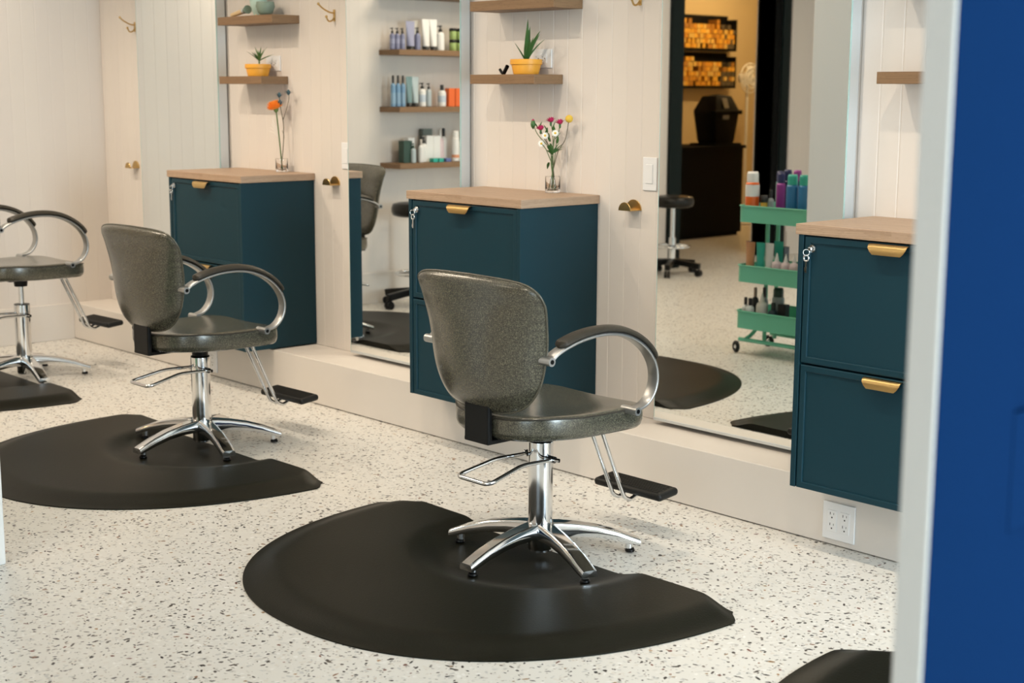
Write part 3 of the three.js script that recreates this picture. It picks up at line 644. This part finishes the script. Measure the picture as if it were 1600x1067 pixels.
  G.lever = polyTube([[0.075, 0.304, -0.004], [0.052, 0.304, 0.004], [0.055, 0.308, 0.125], [0.070, 0.279, 0.268], [-0.070, 0.279, 0.268], [-0.055, 0.308, 0.125], [-0.052, 0.304, 0.004], [-0.075, 0.304, -0.004]], 0.0062, 0.026, 10);
  G.pivot = rod([-0.060, 0.304, 0.0], [0.060, 0.304, 0.0], 0.010, 14);
  const legStations = [[0.030, 0.106, 0.030, 0.046], [0.06, 0.104, 0.028, 0.042], [0.11, 0.098, 0.026, 0.036], [0.17, 0.087, 0.0255, 0.032], [0.23, 0.070, 0.0255, 0.028], [0.275, 0.053, 0.0255, 0.024], [0.302, 0.042, 0.0245, 0.020]];
  const sec = (w, h) => [[-w * 0.62, 0], [w * 0.62, 0], [w * 0.9, -0.003], [w, -h * 0.5], [w, -h], [w * 0.7, -h], [-w * 0.7, -h], [-w, -h], [-w, -h * 0.5], [-w * 0.9, -0.003]];
  const K = 10, L = legStations.length;
  const legF = (u, v) => { const [r, y, w, h] = legStations[Math.round(v * (L - 1))], [a, b] = sec(w, h)[Math.round(u * K) % K]; return [r, y + b, a]; };
  const end = gridGeometry(K, 1, (u, v) => { const p = legF(u, 1); return v ? [0.303, 0.032, 0] : p; });
  G.leg = merge([gridGeometry(K, L - 1, legF, false), end]);
  G.foot = merge([rod([0.272, 0.012, 0], [0.272, 0.036, 0], 0.011, 14)]);
  G.footPad = lathe([[0, 0.0008], [0.014, 0.0008], [0.015, 0.004], [0.012, 0.012], [0, 0.014]], 18); G.footPad.translate(0.275, 0, 0);
  G.hub = lathe([[0.020, 0.022], [0.037, 0.024], [0.037, 0.050], [0.050, 0.066], [0.052, 0.090], [0.046, 0.101], [0.037, 0.106]], 40);
  return G;
}
const CH = chairShapes();
function salonChair(x, z, turn, raise, baseTurn, label) {
  const t = thing('salon_chair', label, 'chair', [x, 0.004, z], turn, 'bronze vinyl salon chairs');
  const up = [0, raise, 0];
  const seat = part('seat', CH.seat, M.vinyl, t, up); part('piping', CH.seatPiping, M.padVinyl, seat);
  part('seat_plate', CH.seatPlate, M.blackPlastic, t, up);
  const back = part('backrest', CH.backrest, M.vinyl, t, up); part('piping', CH.backPiping, M.vinyl, back);
  part('bracket', CH.bracket, M.blackPlastic, t, up);
  for (const s of [1, -1]) {
    const arm = part('armrest', CH.band, M.armMetal, t, [0.247 * s, raise, 0]);
    part('pad', CH.pad, M.padVinyl, arm); for (const q of CH.bossAt) { part('boss', CH.boss(s, q), M.armMetal, arm); part('screw', CH.screw(s, q), M.blackPlastic, arm); }
  }
  const foot = new THREE.Group(); foot.name = 'footrest'; foot.position.set(0, raise, 0); t.add(foot);
  for (const g of CH.rods) part('rod', g, M.chrome, foot);
  part('foot_plate', CH.plate, M.rubber, foot); part('grip_ribs', CH.ribs, M.rubber, foot);
  part('column', CH.column, M.chrome, t); part('collar', CH.collar, M.blackPlastic, t);
  part('piston', rod([0, 0.30, 0], [0, 0.39 + raise, 0], 0.0125, 20), M.chrome, t);
  const lever = part('pump_lever', CH.lever, M.chrome, t); part('pivot', CH.pivot, M.blackPlastic, lever);
  const base = new THREE.Group(); base.name = 'base'; base.rotation.y = baseTurn - turn; t.add(base);
  part('hub', CH.hub, M.chrome, base);
  for (let k = 0; k < 5; k++) {
    const a = (k * 2 * Math.PI) / 5; const leg = part('leg', merge([CH.leg.clone(), CH.foot.clone()]), M.chrome, base); leg.rotation.y = a;
    const pad = part('foot_pad', CH.footPad, M.blackPlastic, base); pad.rotation.y = a;
  }
  return t;
}
const R = Math.PI / 180;
salonChair(-0.515, 0.982, 0, 0, -88 * R, 'bronze vinyl salon chair facing the trolley mirror');
salonChair(-2.391, 1.016, 1.9 * R, 0.004, -84 * R, 'bronze vinyl salon chair facing the product shelf mirror');
salonChair(-4.165, 0.935, 3 * R, 0.088, -80 * R, 'bronze vinyl salon chair raised high by the far end wall');

// ---------------------------------------------------------------- bottles and other products
function product(kind, x, y, z, h, r, body, cap, label, category, group, extra) {
  const t = thing(kind === 'box' ? 'product_box' : kind === 'tube' ? 'product_tube' : kind === 'jar' ? 'product_jar' : kind === 'can' ? 'spray_can' : 'product_bottle', label, category, [x, y, z], extra?.turn ?? 0, group);
  if (kind === 'box') part('carton', box(-r, r, 0, h, -r * (extra?.deep ?? 0.8), r * (extra?.deep ?? 0.8), 0.002), body, t);
  if (kind === 'tube') {
    part('cap', lathe([[0, 0], [r * 0.8, 0], [r * 0.82, 0.004], [r * 0.82, h * 0.13], [0, h * 0.13]], 18), cap, t);
    part('body', gridGeometry(20, 8, (u, v) => { const a = u * Math.PI * 2, k = 1 - v; return [Math.cos(a) * r * (0.8 + 0.3 * v), h * (0.13 + 0.87 * v), Math.sin(a) * r * 0.8 * (0.06 + 0.94 * k)]; }, true), body, t);
  }
  if (kind === 'jar') { part('body', lathe([[0, 0], [r, 0], [r, h * 0.72], [r * 0.95, h * 0.75], [0, h * 0.75]], 22), body, t); part('lid', lathe([[0, h * 0.74], [r * 1.02, h * 0.74], [r * 1.02, h], [0, h]], 22), cap, t); }
  if (kind === 'can') { part('body', lathe([[0, 0], [r * 0.97, 0], [r, 0.004], [r, h * 0.74], [r * 0.86, h * 0.79], [0, h * 0.79]], 24), body, t); part('cap', lathe([[r * 0.84, h * 0.78], [r * 0.84, h * 0.95], [r * 0.7, h], [0, h]], 24), cap, t); }
  if (kind === 'pump' || kind === 'spray' || kind === 'plain' || kind === 'nozzle') {
    part('body', lathe([[0, 0], [r * 0.94, 0], [r, 0.005], [r, h * 0.62], [r * 0.86, h * 0.70], [r * 0.36, h * 0.75], [r * 0.34, h * 0.79], [0, h * 0.79]], 22), body, t);
    if (kind === 'nozzle') part('nozzle', lathe([[r * 0.42, h * 0.74], [r * 0.38, h * 0.80], [r * 0.10, h], [0, h]], 14), cap, t);
    else if (kind === 'plain') part('cap', lathe([[r * 0.45, h * 0.75], [r * 0.45, h * 0.97], [r * 0.38, h], [0, h]], 16), cap, t);
    else part('pump', merge([lathe([[r * 0.48, h * 0.75], [r * 0.48, h * 0.84], [r * 0.2, h * 0.87], [r * 0.16, h * 0.95], [r * 0.42, h * 0.96], [r * 0.40, h], [0, h]], 16), box(-r * 0.2, r * 0.95, h * 0.945, h * 0.985, -r * 0.2, r * 0.2, 0.001)]), cap, t);
  }
  if (extra?.band) { const [b0, b1, m] = extra.band; part('label', lathe([[r * 1.004, h * b0], [r * 1.01, h * (b0 + 0.01)], [r * 1.01, h * (b1 - 0.01)], [r * 1.004, h * b1]], 22), m, t); }
  return t;
}
const K = plastic(0.012, 0.012, 0.012), WHT = plastic(0.76, 0.76, 0.74), CREAM = plastic(0.70, 0.67, 0.60), LILAC = plastic(0.21, 0.22, 0.34), LILAC2 = plastic(0.30, 0.31, 0.44), SKY = plastic(0.16, 0.30, 0.46), SLATE = plastic(0.16, 0.26, 0.27), FROST = plastic(0.42, 0.50, 0.52), ORANGE = plastic(0.75, 0.13, 0.012), LIME = plastic(0.34, 0.46, 0.16), FOREST = plastic(0.02, 0.055, 0.035), TEAL = plastic(0.02, 0.36, 0.28), BLUE = plastic(0.018, 0.16, 0.36), NAVY = plastic(0.012, 0.018, 0.10), MAGENTA = plastic(0.28, 0.03, 0.26), COPPER = plastic(0.46, 0.22, 0.10), YELLOW = plastic(0.72, 0.42, 0.06), PINK = plastic(0.72, 0.58, 0.60), GREY = plastic(0.30, 0.33, 0.33), CLEARBLUE = plastic(0.40, 0.46, 0.48);
{
  const xs = -4.869, tops = [1.622, 1.264, 0.907];
  ['white tubes and violet bottles', 'pale blue bottles and orange jars', 'white cartons and bottles'].forEach((s, i) => single('product_shelf', box(XL + 0.0005, xs, tops[i] - 0.034, tops[i], 2.042, 3.35, 0.0015), M.shelfOak, `oak wall shelf holding ${s}`, 'shelf', null, 'oak product shelves on the end wall'));
  single('product_shelf', box(XL + 0.0005, xs, 1.945, 1.979, 2.042, 3.35, 0.0015), M.shelfOak, 'oak wall shelf at the top, empty, above the violet bottles', 'shelf', null, 'oak product shelves on the end wall');
  const at = (u) => 2.043 + (u - 608) * 0.00530, xm = -4.965, T = Math.PI / 2;
  const G0 = 'hair products on the end wall shelves', y1 = 1.6222, y2 = 1.2642, y3 = 0.9072, fw = -4.93;
  const P = (kind, u, y, h, r, body, cap, label, cat, extra = {}) => product(kind, extra.x ?? xm, y, at(u), h, r, body, cap, label, cat, G0, { turn: T, ...extra });
  for (const u of [611.5, 619, 627]) P('spray', u, y1, 0.135, 0.017, LILAC, K, 'small violet bottle with black spray top', 'bottle', { band: [0.28, 0.5, LILAC2] });
  P('tube', 639, y1, 0.180, 0.033, LILAC2, K, 'wide violet tube standing on a black cap', 'tube');
  P('pump', 650, y1, 0.142, 0.019, LILAC, K, 'violet bottle with black pump beside the wide violet tube', 'bottle');
  for (const u of [663, 675]) P('tube', u, y1, 0.197, 0.0285, WHT, K, 'tall white tube standing on a black cap', 'tube');
  P('tube', 657, y1, 0.19, 0.022, CREAM, K, 'cream tube behind the tall white tubes', 'tube', { x: -5.03 });
  P('spray', 686, y1, 0.160, 0.026, WHT, K, 'white bottle with black spray top on the violet shelf', 'bottle');
  for (const [u, dy] of [[706, 0], [717, 0], [706, 0.0735], [717, 0.0735], [728, 0], [728, 0.0735]]) P('jar', u, y1 + dy, 0.073, 0.024, LIME, K, 'lime green jar with black lid in a stacked pair', 'jar');
  for (const u of [612, 619.5, 627]) P('plain', u, y2, 0.198, 0.0165, SKY, K, 'tall slim pale blue bottle with dark cap', 'bottle', { band: [0.1, 0.45, plastic(0.24, 0.38, 0.52)] });
  P('tube', 636.5, y2, 0.192, 0.024, SLATE, K, 'dark slate tube beside the blue bottles', 'tube'); P('tube', 646, y2, 0.19, 0.025, FROST, K, 'frosted grey tube next to the slate tube', 'tube');
  P('spray', 657, y2, 0.152, 0.024, WHT, K, 'white bottle with black spray top on the orange jar shelf', 'bottle', { band: [0.2, 0.5, plastic(0.5, 0.58, 0.66)] });
  P('spray', 667, y2, 0.150, 0.018, CLEARBLUE, K, 'slim grey blue bottle with black spray top', 'bottle');
  P('plain', 688, y2, 0.140, 0.027, WHT, K, 'stout white bottle with black cap beside the orange jars', 'bottle', { band: [0.2, 0.5, plastic(0.5, 0.58, 0.66)] });
  for (const u of [701, 712, 723]) P('box', u, y2, 0.118, 0.026, ORANGE, K, 'orange carton on the middle product shelf', 'box');
  P('box', 630, y3, 0.142, 0.035, FOREST, K, 'dark green carton at the end of the bottom product shelf', 'box', { band: null });
  P('pump', 637, y3, 0.125, 0.018, FROST, FOREST, 'small frosted bottle with green pump by the dark green carton', 'bottle', { x: fw });
  P('box', 643, y3, 0.158, 0.028, WHT, K, 'white carton with grey edge beside the dark green carton', 'box', { x: -5.01 });
  P('plain', 649, y3, 0.150, 0.019, WHT, plastic(0.5, 0.45, 0.4), 'white slim bottle in front of the tall cartons', 'bottle', { x: fw });
  P('spray', 658.5, y3, 0.162, 0.022, WHT, K, 'white spray bottle with black top on the bottom product shelf', 'bottle');
  for (const [u, dz] of [[668.5, 0.170], [679.5, 0.168]]) P('box', u, y3, dz, 0.0285, WHT, K, 'white carton behind the turquoise tins on the bottom product shelf', 'box', { x: -4.985 });
  P('box', 675, y3, 0.212, 0.040, plastic(0.10, 0.12, 0.10), K, 'dark carton at the back of the bottom product shelf', 'box', { x: -5.05, deep: 0.5 });
  for (const u of [668, 677]) single('turquoise_tin', box(-0.022, 0.022, 0, 0.026, -0.02, 0.02, 0.003), TEAL, 'low turquoise tin in front of the white cartons', 'tin', [-4.91, y3, at(u - 2)], G0);
  single('blue_tin', box(-0.02, 0.02, 0, 0.024, -0.022, 0.022, 0.003), plastic(0.10, 0.14, 0.34), 'low blue tin in front of the white cartons', 'tin', [-4.91, y3, at(687)], G0);
  P('nozzle', 690.5, y3, 0.205, 0.024, PINK, WHT, 'pale pink bottle with white nozzle on the bottom product shelf', 'bottle', { x: -5.0 });
  P('plain', 699, y3, 0.215, 0.022, WHT, K, 'tall white bottle with black cap at the back of the bottom shelf', 'bottle', { x: -5.02 });
  P('can', 704, y3, 0.200, 0.025, WHT, WHT, 'tall white can with orange band', 'can', { x: fw, band: [0.12, 0.22, plastic(0.7, 0.3, 0.15)] });
  P('plain', 714, y3, 0.18, 0.023, WHT, TEAL, 'white bottle with turquoise cap on the bottom product shelf', 'bottle', { x: fw });
  P('can', 721, y3, 0.2, 0.022, CLEARBLUE, TEAL, 'grey blue can with turquoise cap on the bottom product shelf', 'can');
}

// ---------------------------------------------------------------- rolling stools
function stool(x, z, turn, seatY, label) {
  const t = thing('rolling_stool', label, 'stool', [x, 0, z], turn, 'black rolling stools');
  part('seat', lathe([[0, seatY - 0.085], [0.125, seatY - 0.085], [0.146, seatY - 0.078], [0.155, seatY - 0.055], [0.155, seatY - 0.03], [0.146, seatY - 0.008], [0.115, seatY], [0, seatY + 0.003]], 40), M.stoolVinyl, t);
  part('column', lathe([[0.026, 0.09], [0.026, 0.28], [0.017, 0.285], [0.017, seatY - 0.084]], 24), M.chrome, t);
  const ring = new THREE.TorusGeometry(0.13, 0.009, 10, 48); ring.rotateX(Math.PI / 2); ring.translate(0, 0.215, 0);
  part('foot_ring', merge([ring, ...[0, 1, 2].map((k) => rod([0, 0.215, 0], [0.13 * Math.cos(k * 2.094), 0.215, 0.13 * Math.sin(k * 2.094)], 0.006, 8))]), M.chrome, t);
  const base = new THREE.Group(); base.name = 'base'; t.add(base);
  part('hub', lathe([[0, 0.075], [0.045, 0.075], [0.045, 0.115], [0.028, 0.125], [0, 0.125]], 24), M.blackPlastic, base);
  for (let k = 0; k < 5; k++) {
    const a = (k / 5) * Math.PI * 2, leg = box(0.03, 0.235, -0.022, 0.022, -0.021, 0.021, 0.008); leg.rotateZ(-0.12); leg.translate(0, 0.104, 0); leg.rotateY(a);
    part('leg', leg, M.blackPlastic, base);
    const w = merge([-0.012, 0.012].map((o) => { const c = new THREE.CylinderGeometry(0.026, 0.026, 0.016, 18); c.rotateX(Math.PI / 2); c.translate(0, 0, o); return c; }));
    w.translate(0.222, 0.0265, 0); w.rotateY(a); part('caster', w, M.blackPlastic, base);
  }
}
stool(-4.775, 2.09, 0.3, 0.665, 'black rolling stool under the product shelves');
stool(-4.80, 4.58, 1.0, 0.595, 'black rolling stool beside the dark doorway');

// ---------------------------------------------------------------- green trolley and what it carries
{
  const t = thing('utility_trolley', 'mint green three-tier trolley beside the white pillar', 'trolley', [-2.112, 0, 2.455]);
  const w = 0.2225, d = 0.168;
  [[0.700, 0.786], [0.386, 0.474], [0.140, 0.233]].forEach(([y0, y1]) => {
    const s = (a, b, r) => { const p = new THREE.Shape(); p.moveTo(-a + r, -b); p.lineTo(a - r, -b); p.absarc(a - r, -b + r, r, -Math.PI / 2, 0); p.lineTo(a, b - r); p.absarc(a - r, b - r, r, 0, Math.PI / 2); p.lineTo(-a + r, b); p.absarc(-a + r, b - r, r, Math.PI / 2, Math.PI); p.lineTo(-a, -b + r); p.absarc(-a + r, -b + r, r, Math.PI, Math.PI * 1.5); return p; };
    const outer = s(w, d, 0.035); outer.holes.push(s(w - 0.004, d - 0.004, 0.032));
    const wall = new THREE.ExtrudeGeometry(outer, { depth: y1 - y0, bevelEnabled: false }); wall.rotateX(-Math.PI / 2); wall.translate(0, y0, 0);
    const floor = new THREE.ExtrudeGeometry(s(w - 0.003, d - 0.003, 0.032), { depth: 0.004, bevelEnabled: false }); floor.rotateX(-Math.PI / 2); floor.translate(0, y0, 0);
    const lipShape = s(w + 0.004, d + 0.004, 0.038); lipShape.holes.push(s(w - 0.003, d - 0.003, 0.032));
    const lip = new THREE.ExtrudeGeometry(lipShape, { depth: 0.005, bevelEnabled: true, bevelSize: 0.001, bevelThickness: 0.001, bevelSegments: 1 }); lip.rotateX(-Math.PI / 2); lip.translate(0, y1 - 0.004, 0);
    const tray = part('tray', merge([wall, floor]), M.mintMetal, t); part('rim', lip, M.mintMetal, tray);
  });
  for (const x of [-1, 1]) for (const o of [-0.022, 0.022]) part('upright', box(x * 0.150 - 0.011, x * 0.150 + 0.011, 0.06, 0.79, 0.040 + o * 2 - 0.006, 0.040 + o * 2 + 0.006, 0.004), M.mintMetal, t);
  part('underframe', merge([-1, 1].flatMap((s) => [polyTube([[-0.215, 0.075, s * 0.135], [0.215, 0.075, s * 0.135]], 0.011), polyTube([[s * 0.150, 0.142, -0.06], [s * 0.165, 0.100, -0.09], [s * 0.175, 0.078, -0.135]], 0.010, 0.02), polyTube([[s * 0.150, 0.142, 0.06], [s * 0.165, 0.100, 0.09], [s * 0.175, 0.078, 0.135]], 0.010, 0.02)])), M.mintMetal, t);
  for (const x of [-1, 1]) for (const z of [-1, 1]) {
    const wheel = new THREE.TorusGeometry(0.022, 0.010, 10, 24); wheel.rotateY(0.4 * x * z); wheel.translate(x * 0.232, 0.0325, z * 0.138);
    const c = part('caster', wheel, M.rubber, t);
    part('fork', merge([rod([x * 0.205, 0.075, z * 0.135], [x * 0.214, 0.066, z * 0.136], 0.009, 10), polyTube([[x * 0.208, 0.070, z * 0.136], [x * 0.225, 0.058, z * 0.138], [x * 0.232, 0.0325, z * 0.138]], 0.005, 0.01), new THREE.SphereGeometry(0.013, 10, 8).translate(x * 0.232, 0.0325, z * 0.138)]), M.chrome, c);
  }
  const GT = 'products on the green trolley';
  const P = (kind, u, z, y, h, r, body, cap, label, cat, extra) => { z = Math.max(z, 2.2935 + r * 1.03); return product(kind, clamp(-2.334 + (u - 1154) * 0.00412 - (z - 2.29) * 0.74, -2.3285 + r * 1.12, -1.896 - r * 1.03), y, z, h, r, body, cap, label, cat, GT, extra); };
  const a = 0.7042, b = 0.3902, c = 0.1442;
  P('can', 1171, 2.345, a, 0.255, 0.036, ORANGE, WHT, 'white capped can with orange foot on the top trolley tray', 'can', { band: [0.50, 0.74, WHT] });
  P('jar', 1194, 2.35, a, 0.135, 0.019, YELLOW, K, 'small amber jar with black lid on the top trolley tray', 'jar'); P('plain', 1204, 2.37, a, 0.165, 0.018, GREY, K, 'small grey bottle with black cap on the top trolley tray', 'bottle');
  P('can', 1219, 2.44, a, 0.25, 0.024, MAGENTA, NAVY, 'magenta can on the top trolley tray', 'can'); P('can', 1217, 2.495, a, 0.255, 0.022, plastic(0.10, 0.24, 0.22), NAVY, 'grey green can with navy cap at the back of the top trolley tray', 'can');
  P('can', 1237, 2.375, a, 0.250, 0.031, BLUE, TEAL, 'blue can with turquoise cap on the top trolley tray', 'can'); P('can', 1254, 2.38, a, 0.250, 0.027, BLUE, TEAL, 'blue can with turquoise cap on the top trolley tray', 'can');
  P('can', 1229, 2.50, a, 0.265, 0.025, NAVY, NAVY, 'navy can at the back of the top trolley tray', 'can'); P('can', 1244, 2.50, a, 0.265, 0.025, NAVY, MAGENTA, 'navy can with purple cap at the back of the top trolley tray', 'can');
  P('tube', 1160, 2.36, b, 0.205, 0.016, NAVY, K, 'dark blue tube at the end of the middle trolley tray', 'tube'); P('tube', 1175, 2.335, b, 0.205, 0.028, COPPER, K, 'copper coloured tube on the middle trolley tray', 'tube');
  P('tube', 1191, 2.34, b, 0.205, 0.025, TEAL, WHT, 'turquoise tube on the middle trolley tray', 'tube'); P('tube', 1205, 2.35, b, 0.205, 0.025, WHT, YELLOW, 'white tube with yellow foot on the middle trolley tray', 'tube', { });
  P('tube', 1219, 2.42, b, 0.21, 0.028, TEAL, TEAL, 'turquoise tube at the back of the middle trolley tray', 'tube');
  for (const [u, z] of [[1217, 2.33], [1231, 2.33], [1244, 2.33]]) P('nozzle', u, z, b, 0.16, 0.026, PINK, WHT, 'pale pink bottle with white nozzle on the middle trolley tray', 'bottle');
  P('box', 1224, 2.46, b, 0.18, 0.03, K, K, 'black carton at the back of the middle trolley tray', 'box');
  P('plain', 1160, 2.34, c, 0.155, 0.020, WHT, K, 'small white bottle with black dropper cap on the bottom trolley tray', 'bottle'); P('plain', 1177, 2.33, c, 0.155, 0.022, WHT, K, 'small white bottle with black dropper cap on the bottom trolley tray', 'bottle');
  P('plain', 1183, 2.42, c, 0.20, 0.02, K, plastic(0.3, 0.2, 0.16), 'black bottle with brown cap on the bottom trolley tray', 'bottle'); P('plain', 1199, 2.40, c, 0.21, 0.021, GREY, K, 'tall grey bottle with black cap on the bottom trolley tray', 'bottle');
  P('nozzle', 1196, 2.34, c, 0.190, 0.031, CREAM, CREAM, 'cream cone-topped applicator bottle on the bottom trolley tray', 'bottle'); P('plain', 1214, 2.335, c, 0.145, 0.026, plastic(0.01, 0.03, 0.045), K, 'dark teal bottle on the bottom trolley tray', 'bottle');
  P('can', 1221, 2.40, c, 0.215, 0.032, GREY, FOREST, 'grey can with dark cap on the bottom trolley tray', 'can'); P('box', 1230, 2.36, c, 0.14, 0.024, K, K, 'black carton on the bottom trolley tray', 'box');
}

// ---------------------------------------------------------------- open blue door by the camera
{
  const t = thing('blue_door', 'open blue panelled door with white edge', 'door', [1.8365, 0, 2.75]);
  const th = 0.0155, L = 0.84, f = 0.145;
  part('edge', box(-th, th, 0.01, 2.1, -0.006, 0, 0.003), plastic(0.60, 0.585, 0.55, 0.5), t);
  const rail = (y0, y1, z0, z1) => box(-th, th, y0, y1, z0, z1, 0.002);
  part('stile', rail(0.01, 2.1, -f, -0.0055), M.blueDoor, t); part('stile', rail(0.01, 2.1, -L, -L + f), M.blueDoor, t);
  for (const [y0, y1] of [[0.01, 0.24], [0.95, 1.07], [1.96, 2.1]]) part('rail', rail(y0, y1, -L + f, -f), M.blueDoor, t);
  for (const [y0, y1] of [[0.24, 0.95], [1.07, 1.96]]) part('panel', box(-th + 0.008, th - 0.008, y0, y1, -L + f, -f), M.blueDoor, t);
  structure('trim_2', box(1.80, 1.873, 0, H, 1.83, 1.905, 0.004), M.whitePaint, null, 'white door post');
}

// ---------------------------------------------------------------- back room furniture
{
  const c = thing('wash_cabinet', 'low black cabinet in the back room', 'cabinet', [-6.45, 0, 6.45]);
  part('body', box(-0.5, 0.0, 0.03, 0.83, -1.2, 1.00, 0.004), M.blackPaint, c); part('top', box(-0.52, 0.02, 0.83, 0.86, -1.22, 1.02, 0.003), M.blackPaint, c);
  part('kick', box(-0.48, -0.03, 0, 0.03, -1.18, 0.98), M.blackPaint, c);
  const hd = thing('towel_warmer', 'black tapered machine with grey panels standing on the black cabinet', 'machine', [-6.62, 0.8602, 7.24]);
  part('base', box(-0.15, 0.16, 0, 0.02, -0.20, 0.19, 0.004), M.blackPaint, hd);
  part('body', gridGeometry(4, 5, (u, v) => { const k = Math.round(u * 4) % 4, cx = [1, 1, -1, -1][k], cz = [-1, 1, 1, -1][k], y = [0.02, 0.05, 0.30, 0.33, 0.46, 0.48][Math.round(v * 5)], w = [0.13, 0.14, 0.17, 0.17, 0.11, 0.0][Math.round(v * 5)]; return [cx * w * 0.8, y, cz * w]; }, true).toNonIndexed(), M.blackPaint, hd);
  part('grip', box(0.10, 0.16, 0.29, 0.33, -0.20, 0.20, 0.01), M.blackPaint, hd);
  part('panel', box(0.138, 0.142, 0.245, 0.285, -0.07, 0.02, 0.001), plastic(0.22, 0.23, 0.22), hd);
  const scr = box(-0.002, 0.002, -0.05, 0.05, -0.05, 0.02, 0.001); scr.rotateZ(0.36); part('screen', scr, plastic(0.26, 0.25, 0.22), hd, [0.122, 0.395, 0]);
  const f = thing('standing_fan', 'white standing fan in the back room', 'fan', [-7.2, 0, 8.42]);
  part('pole', rod([0, 0.02, 0], [0, 1.45, 0], 0.014), M.whitePlastic, f); part('foot', lathe([[0, 0], [0.19, 0], [0.18, 0.02], [0.02, 0.04], [0, 0.04]], 28), M.whitePlastic, f);
  const cage = []; for (const [r, x] of [[0.15, 0.03], [0.105, 0.055], [0.07, 0.065]]) { const g = new THREE.TorusGeometry(r, 0.006, 8, 36); g.rotateY(Math.PI / 2); g.translate(x, 1.5, 0); cage.push(g); }
  for (let k = 0; k < 12; k++) { const a = (k / 12) * Math.PI * 2; cage.push(rod([0.066, 1.5, 0], [0.03, 1.5 + 0.15 * Math.sin(a), 0.15 * Math.cos(a)], 0.003, 6)); }
  part('cage', merge(cage), M.whitePlastic, f); part('motor', rod([-0.09, 1.5, 0], [0.02, 1.5, 0], 0.05, 18), M.whitePlastic, f);
  part('blades', merge([0, 1, 2].map((k) => { const g = box(0, 0.006, 0.02, 0.125, -0.045, 0.05, 0.002); g.rotateX((k * Math.PI * 2) / 3); g.translate(0.025, 1.5, 0); return g; })), M.whitePlastic, f);
  const amber = [plastic(0.75, 0.40, 0.05), plastic(0.62, 0.28, 0.03), plastic(0.70, 0.46, 0.12), plastic(0.42, 0.19, 0.03), plastic(0.10, 0.08, 0.05)];
  for (const [i, y0, rows] of [[0, 1.80, 6], [1, 1.42, 6]]) {
    const r = thing('colour_rack', i ? 'lower rack of small amber colour boxes in the back room' : 'upper rack of small amber colour boxes in the back room', 'rack', [XL - 2.52, 0, 7.55]);
    part('frame', merge([box(0.001, 0.14, y0 - 0.025, y0, 0, 1.0), box(0.001, 0.012, y0, y0 + 0.34, 0, 1.0), box(0.001, 0.14, y0 - 0.025, y0 + 0.30, 0.985, 1.0), box(0.001, 0.14, y0 - 0.025, y0 + 0.30, 0, 0.015)]), M.blackPaint, r);
    const lists = amber.map(() => []);
    for (let c2 = 0; c2 < 22; c2++) { const top = rows - Math.floor(range(0, c2 > 15 ? 4 : 2)); for (let k = 0; k < top; k++) if (rnd() > 0.12) lists[c2 > 16 && rnd() > 0.4 ? 4 : Math.floor(rnd() * 4)].push(box(0.02, 0.125 + range(0, 0.02), y0 + k * 0.049 + 0.002, y0 + k * 0.049 + 0.047, 0.022 + c2 * 0.0435, 0.022 + c2 * 0.0435 + 0.041)); }
    lists.forEach((l, k) => { if (l.length) part('colour_boxes', merge(l), amber[k], r).userData.kind = 'stuff'; });
  }
}

renderer.render(scene, camera);
